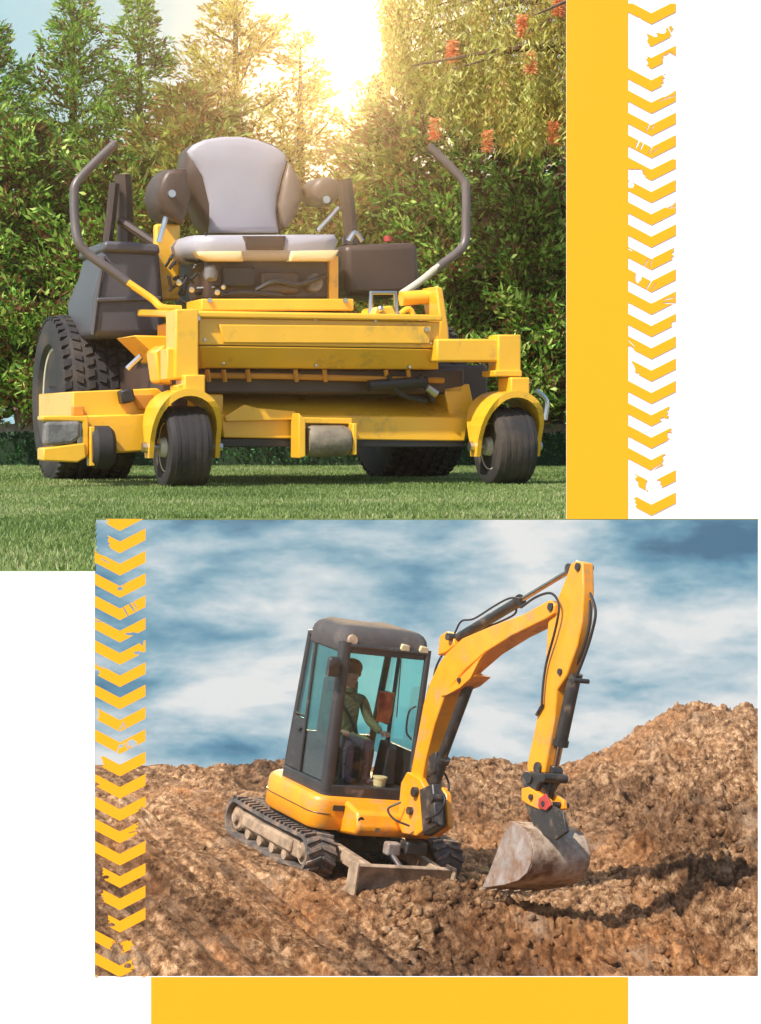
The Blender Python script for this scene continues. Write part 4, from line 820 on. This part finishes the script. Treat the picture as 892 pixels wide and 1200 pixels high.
# ram cylinders
def ram(pts, y_, r1, r2, split, name='hydraulic_cylinder', par=None):
    a, b = ep(*pts[0], y_), ep(*pts[1], y_); m = a+(b-a)*split; t = (b-a)/np.linalg.norm(b-a)
    o = MB().tube([a, m], r1, 16).build(name, m_cyl, par or dg); q = MB(); q.tube([m-t*.03, m+t*.02], r1*1.22, 16); q.tube([a-t*.02, a+t*.03], r1*1.15, 16); q.build('cylinder_gland', m_cyl, o)
    MB().tube([m, b], r2, 12).build('cylinder_rod', pbr('rod_chrome', (.5, .40, .34), .25, 1), o); q = MB(); q.tube([b-np.array((0, .05, 0)), b+np.array((0, .05, 0))], r1*.95, 12); q.build('rod_eye', m_cyl, o); return o
ram([(499, 946), (551, 797)], .20, .058, .034, .38)
q = MB(); a_, b_ = ep(518, 888, .20), ep(551, 799, .20); q.tube([a_, b_], .048, 14); q.build('boom_ram_sleeve', m_cyl, dg)
ram([(530, 752), (671, 667)], .19, .046, .022, .58)
# arm
YA0, YA1 = .13, .24
am = MB(); am.prism(epl([(668.5, 661), (675, 657), (683, 659), (684, 690), (682, 727.5), (676, 757), (664, 791.6), (652.4, 809), (649.5, 844), (638.5, 906), (618, 905), (617.4, 897), (627.6, 850), (632, 827), (639, 780), (642, 730), (652.4, 704), (664, 675)], YA0), 1, YA0, YA1)
arm = am.build('arm', m_dyellow, dg, bevel=.012)
for px_, py_, r_ in ((676, 664, .032), (655, 787, .026), (629, 900, .05), (672, 797, .02)): MB().tube([ep(px_, py_, YA0-.02), ep(px_, py_, YA0-.02)+np.array((0, .15, 0))], r_, 14).build('pin', m_cyl, arm)
MB().tube([ep(636, 826, YA0-.02), ep(629, 838, YA0-.02)], .014, 8).build('pipe_end', m_cyl, arm)
ram([(674, 792), (650, 905)], .22, .056, .028, .70)
# hoses
def hose(pts, r=.011, y_=.16): MB().tube([ep(a, b, c) for a, b, c in [(p+(y_,))[:3] if len(p) == 2 else p for p in pts]], r, 7, 6).build('hose', m_hose, dg)
hose([(689, 690, .2), (696, 706, .2), (698, 722, .2), (692, 748, .2), (684, 772, .2), (675, 795, .2)], .013); hose([(688, 694, .2), (692, 712, .2), (690, 738, .2), (681, 768, .2), (671, 788, .2)], .013)
hose([(689, 668, .2), (690, 700, .2), (688, 735, .2), (678, 768, .2)], .011)
hose([(611, 712, .12), (628, 700, .1), (644, 695, .08), (653, 702, .08), (655, 716, .08), (650, 742, .09), (641, 775, .1), (637, 800, .1), (635, 826, .1)])
hose([(533, 742, .1), (541, 728, .08), (556, 725, .08), (580, 710, .08), (598, 701, .08), (611, 702, .1)], .009); hose([(506, 812, .2), (512, 780, .2), (528, 757, .22), (560, 740, .22), (600, 722, .22), (606, 712, .2)], .010)
hose([(489, 862, .3), (497, 830, .3), (504, 803, .3)], .010)
hose([(500, 960, .0), (515, 952, -.02), (522, 935, .0), (512, 925, .05)], .011); hose([(505, 900, .3), (520, 905, .3), (526, 925, .3), (512, 945, .25)], .010); hose([(480, 968, .0), (462, 960, -.1), (455, 948, -.1), (470, 940, .0)], .010)
MB().prism(epl([(503, 886), (512, 880), (510, 905), (500, 912)], .14), 1, .13, .24).build('ram_guard', m_cyl, dg, bevel=.015)
MB().box(1.0, 1.14, .08, .30, .30, .42).build('swing_foot', m_cyl, dg, bevel=.02)
# bucket linkage and coupler
LKP = [(612, 910), (617, 904), (630, 905), (640, 908), (640, 914), (634, 919), (630, 928), (620, 930), (614, 918)]; lk = MB(); lk.prism(epl(LKP, .08), 1, .06, .11); lk.prism(epl(LKP, .08), 1, .22, .26)
link = lk.build('bucket_link', m_cyl, dg, bevel=.012)
for px_, py_, r_ in ((619, 912, .045), (636, 911, .038)): MB().tube([ep(px_, py_, .04), ep(px_, py_, .04)+np.array((0, .23, 0))], r_, 14).build('pin', m_cyl, link)
MB().tube([ep(649, 914, .18), ep(643, 936, .18)], .036, 10).build('link_rod', m_cyl, link)
cp = MB(); cp.prism(epl([(611, 924), (619, 922), (632, 930), (642, 937), (643, 947), (632, 949), (620, 944), (611, 938)], .05), 1, .05, .10); cp.prism(epl([(611, 924), (619, 922), (632, 930), (642, 937), (643, 947), (632, 949), (620, 944), (611, 938)], .05), 1, .20, .24)
coup = cp.build('quick_coupler', m_dyellow, dg, bevel=.008)
MB().prism(epl([(632, 936), (640, 930), (646, 944), (640, 950), (631, 946)], .04), 1, .035, .052).build('red_catch', m_red, coup, bevel=.004)
for px_, py_ in ((621, 934), (636, 942)): MB().tube([ep(px_, py_, .03), ep(px_, py_, .03)+np.array((0, .25, 0))], .024, 12).build('pin', m_cyl, coup)
# bucket: thin curved shell between two side plates
YK0, YK1 = -.08, .47
pr_ = [(598, 962), (607, 966), (616, 972), (622, 982), (625, 996), (624, 1010), (619, 1023), (609, 1032), (593, 1037), (566, 1041)]
pf = catmull([ep(a, b, YK0) for a, b in pr_], 3)
def shell(y0_, y1_, th):
    n = len(pf); cen = np.mean(pf, axis=0); mb = MB()
    rings = []
    for p in pf:
        q = p+(cen-p)/np.linalg.norm((cen-p))*th; rings.append([(p[0], y0_, p[2]), (p[0], y1_, p[2]), (q[0], y1_, q[2]), (q[0], y0_, q[2])])
    return mb.loft(rings)
bucket = shell(YK0, YK1, .022).build('bucket', m_bucket, dg, bevel=.003)
side = [ep(a, b, YK0) for a, b in pr_]+[ep(574, 1024, YK0), ep(580, 1008, YK0), ep(590, 982, YK0)]
for yy in (YK0-.012, YK1-.008): MB().prism(side, 1, yy, yy+.02).build('bucket_side', m_bside, bucket, bevel=.003)
for k in range(5):
    yy = YK0+.02+(YK1-YK0-.09)*k/4; a_ = ep(572, 1039, YK0); a_[1] = 0; e_ = ep(558, 1042, YK0); e_[1] = 0
    MB().hexa([a_+(0, yy, -.02), a_+(0, yy+.05, -.02), a_+(0, yy+.05, .022), a_+(0, yy, .022)], [e_+(0, yy+.012, -.006), e_+(0, yy+.038, -.006), e_+(0, yy+.038, .006), e_+(0, yy+.012, .006)]).build('tooth', m_dusty, bucket, bevel=.002)
for yy in (.06, .26):
    MB().prism([ep(*p, yy) for p in ((615, 942), (626, 938), (646, 944), (660, 952), (664, 975), (650, 985), (628, 975))], 1, yy, yy+.03).build('bucket_ear', m_cyl, bucket, bevel=.005)
MB().prism([ep(*p, .0) for p in ((600, 965), (618, 972), (622, 990), (622, 1015), (600, 1020), (592, 1000))], 1, YK0+.02, YK1-.03).build('soil_load', m_dirt, bucket, bevel=.03)

# ------------------------------------------------------------ operator in the cab
def skin_mesh(name, joints, edges, mat, parent=None, sub=2, root=0, mw=None):
    me = bpy.data.meshes.new(name); me.from_pydata([j[0] for j in joints], edges, []); me.materials.append(mat)
    o = bpy.data.objects.new(name, me); COL.objects.link(o)
    sk_ = o.modifiers.new('skin', 'SKIN'); sk_.use_smooth_shade = True
    me.skin_vertices  # layer comes with the modifier
    for i, j in enumerate(joints):
        r = j[1]; me.skin_vertices[0].data[i].radius = r if hasattr(r, '__len__') else (r, r); me.skin_vertices[0].data[i].use_root = (i == root)
    sb = o.modifiers.new('sub', 'SUBSURF'); sb.levels = sub; sb.render_levels = sub
    if parent: o.parent = parent
    if mw is not None: o.matrix_world = mw
    return o
m_skinc = pbr('skin', (.50, .29, .20), .6, var=.05)
pers = thing('person', 'seated person in olive jacket and dark trousers holding the control levers inside the cab', 'person', DG.matrix())
yo = -.16
bd = [((.05, yo, 1.12), (.13, .11)), ((.03, yo, 1.28), (.13, .10)), ((.02, yo, 1.45), (.15, .10)), ((.03, yo, 1.56), (.08, .07)), ((.05, yo, 1.62), (.045, .045)), ((.07, yo, 1.70), (.075, .085)), ((.075, yo, 1.80), (.07, .08)),
      ((.02, yo-.18, 1.51), .06), ((.12, yo-.22, 1.30), .048), ((.33, yo-.17, 1.24), .036), ((.02, yo+.18, 1.51), .06), ((.13, yo+.23, 1.32), .048), ((.34, yo+.25, 1.26), .036),
      ((.10, yo-.10, 1.12), .09), ((.42, yo-.12, 1.14), .068), ((.46, yo-.11, .92), .05), ((.46, yo-.11, .84), .045), ((.56, yo-.11, .82), .035),
      ((.10, yo+.10, 1.12), .09), ((.42, yo+.10, 1.14), .068), ((.46, yo+.09, .92), .05), ((.46, yo+.09, .84), .045), ((.56, yo+.09, .82), .035)]
ed = [(0, 1), (1, 2), (2, 3), (3, 4), (4, 5), (5, 6), (2, 7), (7, 8), (8, 9), (2, 10), (10, 11), (11, 12), (0, 13), (13, 14), (14, 15), (15, 16), (16, 17), (0, 18), (18, 19), (19, 20), (20, 21), (21, 22)]
def body_mat():                               # one continuous body; clothing colours by height and reach
    m, n, b, N, L = new_mat('clothed_body'); tc = N.new('ShaderNodeTexCoord'); sp = N.new('ShaderNodeSeparateXYZ'); L.new(tc.outputs['Object'], sp.inputs[0])
    def step(v, out): q = N.new('ShaderNodeMath'); q.operation = 'GREATER_THAN'; L.new(out, q.inputs[0]); q.inputs[1].default_value = v; return q.outputs[0]
    def mix(f, a, c):
        q = N.new('ShaderNodeMix'); q.data_type = 'RGBA'; L.new(f, q.inputs[0])
        (L.new(a, q.inputs[6]) if not isinstance(a, tuple) else setattr(q.inputs[6], 'default_value', a)); q.inputs[7].default_value = c; return q.outputs[2]
    c = mix(step(1.19, sp.outputs[2]), (.10, .07, .10, 1), (.19, .19, .09, 1)); c = mix(step(1.605, sp.outputs[2]), c, (.50, .29, .20, 1)); L.new(c, b.inputs['Base Color']); b.inputs['Roughness'].default_value = .8
    q = N.new('ShaderNodeTexNoise'); q.inputs['Scale'].default_value = 14; q.inputs['Detail'].default_value = 4; q.inputs['Distortion'].default_value = 1.5; L.new(tc.outputs['Object'], q.inputs['Vector']); bp = N.new('ShaderNodeBump'); bp.inputs['Strength'].default_value = .9; bp.inputs['Distance'].default_value = .04; L.new(q.outputs[0], bp.inputs['Height']); L.new(bp.outputs[0], b.inputs['Normal']); return m
skin_mesh('body', bd, ed, body_mat(), pers)
MB().tube([(.10, yo-.15, 1.53), (.155, yo-.02, 1.38), (.16, yo+.10, 1.20)], .018, 6, 5).build('seat_belt', m_black, pers)
MB().tube([(.0, yo-.06, 1.60), (.08, yo-.05, 1.585), (.105, yo, 1.575), (.08, yo+.05, 1.585), (.0, yo+.06, 1.60)], .022, 8, 5).build('collar', pbr('olive_collar', (.10, .11, .05), .9), pers)
face = MB(); hx_, hz = .155, 1.755
face.ball((.13, yo-.032, 1.765), (.014, .014, .012)); face.ball((.13, yo+.032, 1.765), (.014, .014, .012)); face.build('eye', pbr('eye_dark', (.03, .02, .02), .3), pers)
MB().loft([[(.135, yo-.012, 1.755), (.135, yo+.012, 1.755), (.135, yo, 1.775)], [(.175, yo-.014, 1.725), (.175, yo+.014, 1.725), (.172, yo, 1.735)]]).build('nose', m_skinc, pers)
MB().ball((.142, yo, 1.700), (.012, .024, .006)).build('mouth', pbr('lips', (.35, .12, .10), .5), pers)
for s_ in (-1, 1): MB().ball((.065, yo+s_*.088, 1.745), (.02, .012, .03)).build('ear', m_skinc, pers)
hr = MB(); hr.ball((.055, yo, 1.80), (.105, .098, .085), 18, 11); hr.ball((.02, yo, 1.76), (.075, .092, .09)); hr.build('hair', pbr('brown_hair', (.07, .035, .02), .7, var=.4, scale=30, bump=.5, bscale=120), pers, angle=80)
for s_, w_ in ((-1, np.array((.36, yo-.165, 1.235))), (1, np.array((.37, yo+.255, 1.255)))):
    jl = [(tuple(w_-np.array((.03, 0, 0))), .024), (tuple(w_+(.02, 0, .005)), (.034, .02)), (tuple(w_+(.05, 0, .01)), (.036, .018))]; el_ = [(0, 1), (1, 2)]
    for k, (oy, l_) in enumerate(((-.027, .8), (-.009, .95), (.009, 1.), (.027, .75))):
        b0_ = w_+np.array((.055, oy, .012)); i0 = len(jl)
        jl += [(tuple(b0_), .009), (tuple(b0_+np.array((.028*l_, 0, .0))), .0085), (tuple(b0_+np.array((.034*l_, 0, -.024*l_))), .008), (tuple(b0_+np.array((.014, 0, -.036*l_))), .007)]
        el_ += [(2, i0), (i0, i0+1), (i0+1, i0+2), (i0+2, i0+3)]
    i0 = len(jl); b0_ = w_+np.array((.025, -s_*.028, 0)); jl += [(tuple(b0_), .011), (tuple(b0_+np.array((.03, -s_*.008, -.012))), .010), (tuple(b0_+np.array((.045, 0, -.026))), .008)]; el_ += [(1, i0), (i0, i0+1), (i0+1, i0+2)]
    skin_mesh('hand', jl, el_, m_skinc, pers, sub=1)
# loose things in the cab
w_ = DG.R@np.array((.40, .17, 1.55))+DG.O
fr_ = DG.matrix()
rag = thing('work_vest', 'red and orange vest hanging by the far cab window', 'vest', fr_)
rg = MB()
rings = []
for k, z in enumerate(np.linspace(1.62, 1.34, 8)):
    rings.append([(.22+.06*math.cos(a)*(1+.25*math.sin(3*a+k)), .16+.07*math.sin(a)*(1+.2*math.cos(4*a+k*.8)), z) for a in np.linspace(0, 2*math.pi, 15)[:-1]])
rg.loft(rings).build('cloth', pbr('red_orange_cloth', (.60, .05, .03), .8, var=.3, c2=(.75, .20, .05)), rag)
tub = thing('plastic_tub', 'cream lidded plastic tub standing on the cab floor', 'tub', fr_)
cb = (.56, .03, .802)
MB().lathe([(.0, 0), (.055, 0), (.062, .07), (0, .07)], cb, (0, 0, 1), 24).build('tub_body', m_cream_reflect, tub); MB().lathe([(0, .07), (.068, .07), (.068, .088), (0, .09)], cb, (0, 0, 1), 24).build('tub_lid', m_cream_reflect, tub)

# ------------------------------------------------------------ printed panels: white sheet, yellow bands, tread marks
PD = 3.05
def pp(px, py, d=PD): return at(px, py, d)
ol = [(664, -60), (960, -60), (960, 1262), (-60, 1262), (-60, 670), (111, 670), (111, 1145), (889, 1145), (889, 608), (664, 608)]
wb = thing('display_panel', 'plain white display sheet with two large cut-outs framing both scenes', 'panel', Matrix.Translation((0, PD, -.93)))
OW = np.array([0, PD, -.93])
V = [pp(*p)-OW for p in ol]; n = len(V); mb = MB(); B = [v+np.array((0, .004, 0)) for v in V]
mb.add(V+B, [tuple(range(n))]+[tuple(range(n, 2*n))[::-1]]+[(i, (i+1) % n, n+(i+1) % n, n+i) for i in range(n)])
mb.build('white_sheet', m_white, wb, flat=True)
for px_ in (-40, 930):
    a = pp(px_, 1240)-OW; lg = MB(); lg.box(a[0]-.02, a[0]+.02, .008, .05, -.06, a[2]); lg.box(a[0]-.04, a[0]+.04, -.15, .25, -.06, -.03); lg.build('leg', m_steel, wb, bevel=.003)
def band(x0, x1, y0, y1, name, label):
    d = PD-.0009; V = [at(x0, y0, d), at(x1, y0, d), at(x1, y1, d), at(x0, y1, d)]
    o = MB().prism(V, 1, d, PD-.0004).build(name, m_page_yellow, flat=True); tag(o, label, 'yellow band'); return o
band(664, 736, -60, 608, 'yellow_band', 'tall plain yellow band right of the mower scene')
band(177, 736, 1145, 1262, 'yellow_band', 'wide plain yellow band below the excavator scene')

def chevron(par, O_, x0, xa, x1, ytop, rise, th, cuts, ymin=-1e9, ymax=1e9, topflat=None):
    """V mark; columns of quads with worn bits taken away. cuts: ('slit',cx,cy,len,ang,w) ('blot',cx,cy,rx,ry,seed) ('left'/'right',x,seed)"""
    st = .25; nx = int(round((x1-x0)/st)); V = []; Fq = []; d = PD-.0009
    def edge(x): return ytop+rise*(1-abs(x-xa)/((xa-x0) if x < xa else (x1-xa)))-0*x
    for i in range(nx):
        a, b = x0+st*i, x0+st*(i+1); m = (a+b)/2; t0, t1 = edge(a), edge(b); tm = (t0+t1)/2; iv = [[0., th]]
        for c in cuts:
            rem = []
            if c[0] == 'slit':
                _, cx, cy, ln, ang, w = c; ux, uy = math.cos(ang), math.sin(ang)
                # interval of y where |perp| < w and |along| < ln
                if abs(ux) > 1e-3 or 1:
                    ys = np.linspace(0, th, 60); gx = m-cx; gy = tm+ys-cy; pe = np.abs(-gx*uy+gy*ux); al = np.abs(gx*ux+gy*uy)
                    ins = (pe < w*(1-(al/ln)**2*.6)) & (al < ln)
            elif c[0] == 'blot':
                _, cx, cy, rx, ry, sd = c; ys = np.linspace(0, th, 60); gx = (m-cx)/rx; gy = (tm+ys-cy)/ry
                wob = .75+.6*vnoise(np.full(60, m*.9+sd*7.), (tm+ys)*1.1+sd, sd); ins = np.sqrt(gx*gx+gy*gy) < wob
            elif c[0] == 'left':
                ys = np.linspace(0, th, 60); e = c[1]+4.5*(vnoise((tm+ys)*.8, ys*0+c[2], c[2])-.5)+ys*.15; ins = m < e
            else:
                ys = np.linspace(0, th, 60); e = c[1]+4.5*(vnoise((tm+ys)*.8, ys*0+c[2], c[2])-.5)-ys*.15; ins = m > e
            if ins.any():
                k = 0; new = []
                keep = ~ins; run = None
                for q in range(60):
                    if keep[q] and run is None: run = q
                    if (not keep[q] or q == 59) and run is not None:
                        e_ = q if keep[q] else q-1; new.append([run/59*th, e_/59*th]); run = None
                rem = []
                for u in iv:
                    for w2 in new:
                        lo_, hi_ = max(u[0], w2[0]), min(u[1], w2[1])
                        if hi_-lo_ > .12: rem.append([lo_, hi_])
                iv = rem
        for u in iv:
            q4 = [(a, t0+u[0]), (b, t1+u[0]), (b, t1+u[1]), (a, t0+u[1])]; q4 = [(x, min(max(y, ymin), ymax)) for x, y in q4]
            if q4[3][1]-q4[0][1] < .05: continue
            o_ = len(V); V += [at(x, y, d)-O_ for x, y in q4]; V += [at(x, y, PD-.0004)-O_ for x, y in q4]
            Fq += [(o_, o_+1, o_+2, o_+3), (o_+7, o_+6, o_+5, o_+4), (o_, o_+4, o_+5, o_+1), (o_+3, o_+2, o_+6, o_+7)]
    if V: MB().add(V, Fq).build('chevron', m_page_yellow, par, flat=True)
sr = thing('tread_strip', 'worn yellow chevron tyre print strip on white beside the tall band', 'tread print', Matrix.Translation(tuple(at(764, 608, PD))))
sl3 = thing('tread_strip', 'worn yellow chevron tyre print strip over the left side of the excavator scene', 'tread print', Matrix.Translation(tuple(at(141, 1145, PD))))
OR = at(764, 608, PD); OL = at(141, 1145, PD)
R_ = rad
cR = {0: [('blot', 749, 21, 2, 1.2, 3)],
      1: [('left', 759, 4), ('right', 788, 9), ('slit', 784, 34, 6, R_(60), .6), ('blot', 768, 33+8, 3, 2, 5), ('blot', 775, 36, 6, 3, 5)],
      2: [('left', 757, 6), ('blot', 785, 70, 8, 8, 8), ('slit', 758, 68, 4, R_(120), .6)],
      3: [('right', 778, 3)],
      4: [('slit', 784, 110, 8, R_(-30), .7), ('slit', 779, 116, 7, R_(-25), .7), ('slit', 788, 113, 6, R_(-20), .6)],
      5: [('slit', 760, 148, 6, R_(115), .8), ('slit', 765, 149, 5, R_(120), .7)],
      6: [('slit', 748, 167, 8, R_(115), 1.2), ('slit', 753, 170, 7, R_(115), 1.), ('slit', 763, 174, 7, R_(118), .7), ('slit', 768, 176, 6, R_(140), .6)],
      7: [('blot', 743, 202, 11, 4, 2), ('blot', 752, 206, 5, 2, 4), ('slit', 788, 185, 6, R_(8), 1.2)],
      8: [('blot', 739, 216, 4, 4, 6)], 9: [('slit', 787, 240, 7, R_(-22), .7), ('slit', 787, 243, 6, R_(-5), .7)],
      11: [('slit', 738, 292, 4, R_(30), .8), ('right', 790, 5), ('slit', 757, 308, 7, R_(120), .7), ('slit', 763, 308, 6, R_(110), .6)],
      12: [('blot', 748, 325, 3.4, 6, 3), ('slit', 761, 333, 8, R_(120), .9), ('slit', 766, 336, 6, R_(125), .5)],
      13: [('slit', 784, 350, 8, R_(-14), .8), ('slit', 784, 355, 7, R_(3), .8)], 14: [('blot', 790, 380, 3, 3, 4)],
      15: [('blot', 738, 410, 5, 4.5, 7), ('slit', 740, 402, 6, R_(45), .5)], 16: [('blot', 737, 433, 7, 5, 4), ('blot', 746, 438, 4, 1.2, 9), ('left', 741, 3)],
      18: [('right', 784, 8), ('blot', 777, 491, 3, 1.6, 2)], 19: [('right', 786, 2), ('blot', 784, 510, 2, 4, 3)],
      20: [('right', 779, 4), ('slit', 768, 548, 9, R_(-35), .8), ('blot', 757, 554, 5, 1.5, 2)],
      21: [('left', 745, 3), ('blot', 766, 570, 9, 9, 6), ('blot', 776, 578, 7, 5, 5), ('slit', 747, 568, 5, R_(100), .7)],
      22: [('left', 744, 7), ('blot', 741, 593, 4, 3, 3)]}
for k in range(23):
    chevron(sr, OR, 736, 763.4, 792, .9+26.18*k, 14.4, 12.9, cR.get(k, []), ymin=3.8 if k == 0 else -1e9, ymax=603.6)
cL = {0: [('left', 124, 4)], 1: [('left', 126, 3), ('slit', 119, 632, 5, R_(60), .7)], 2: [('slit', 120, 650, 9, R_(18), .6), ('slit', 123, 657, 6, R_(30), .6)], 3: [('blot', 141, 690, 3, 2, 4), ('slit', 146, 684, 4, R_(120), .5)],
      4: [('slit', 147, 716, 8, R_(60), .8), ('slit', 154, 711, 7, R_(55), 1.0), ('slit', 158, 709, 6, R_(60), .6)], 5: [('blot', 156, 743, 8, 1.6, 3), ('slit', 114, 728, 5, R_(10), .6)],
      6: [('blot', 166, 752, 2.2, 4, 6), ('blot', 162, 765, 5, 1.8, 8)], 7: [('slit', 116, 780, 7, R_(28), .8), ('blot', 113, 788, 3, 3, 3)],
      9: [('left', 114, 3), ('slit', 142, 852, 6, R_(120), .9), ('slit', 146, 850, 5, R_(60), .6)], 10: [('slit', 138, 879, 7, R_(110), .7), ('blot', 155, 871, 5, 4, 6), ('slit', 149, 875, 6, R_(60), .8), ('blot', 142, 874, 2, 2, 2)],
      11: [('left', 119, 5)], 12: [('blot', 112, 919, 4, 2, 5)], 13: [('blot', 168, 950, 5, 4, 3)], 14: [('right', 161, 4), ('slit', 156, 975, 6, R_(-10), .6)],
      16: [('left', 120, 5), ('blot', 124, 1028, 4, 2, 3)], 17: [('left', 119, 8)], 18: [('left', 126, 6), ('blot', 129, 1084, 5, 2, 3)], 19: [('right', 156, 6), ('blot', 137, 1112, 7, 8, 3), ('blot', 150, 1098, 9, 4, 6)], 20: [('right', 157, 3), ('blot', 150, 1132, 4, 3, 2)]}
for k in range(22):
    yb = 622.2+26.15*k
    chevron(sl3, OL, 111, 140.5, 170.6, yb-13.6-15.5, 15.5, 13.6, cL.get(k, []), ymin=608.2, ymax=1144.8)
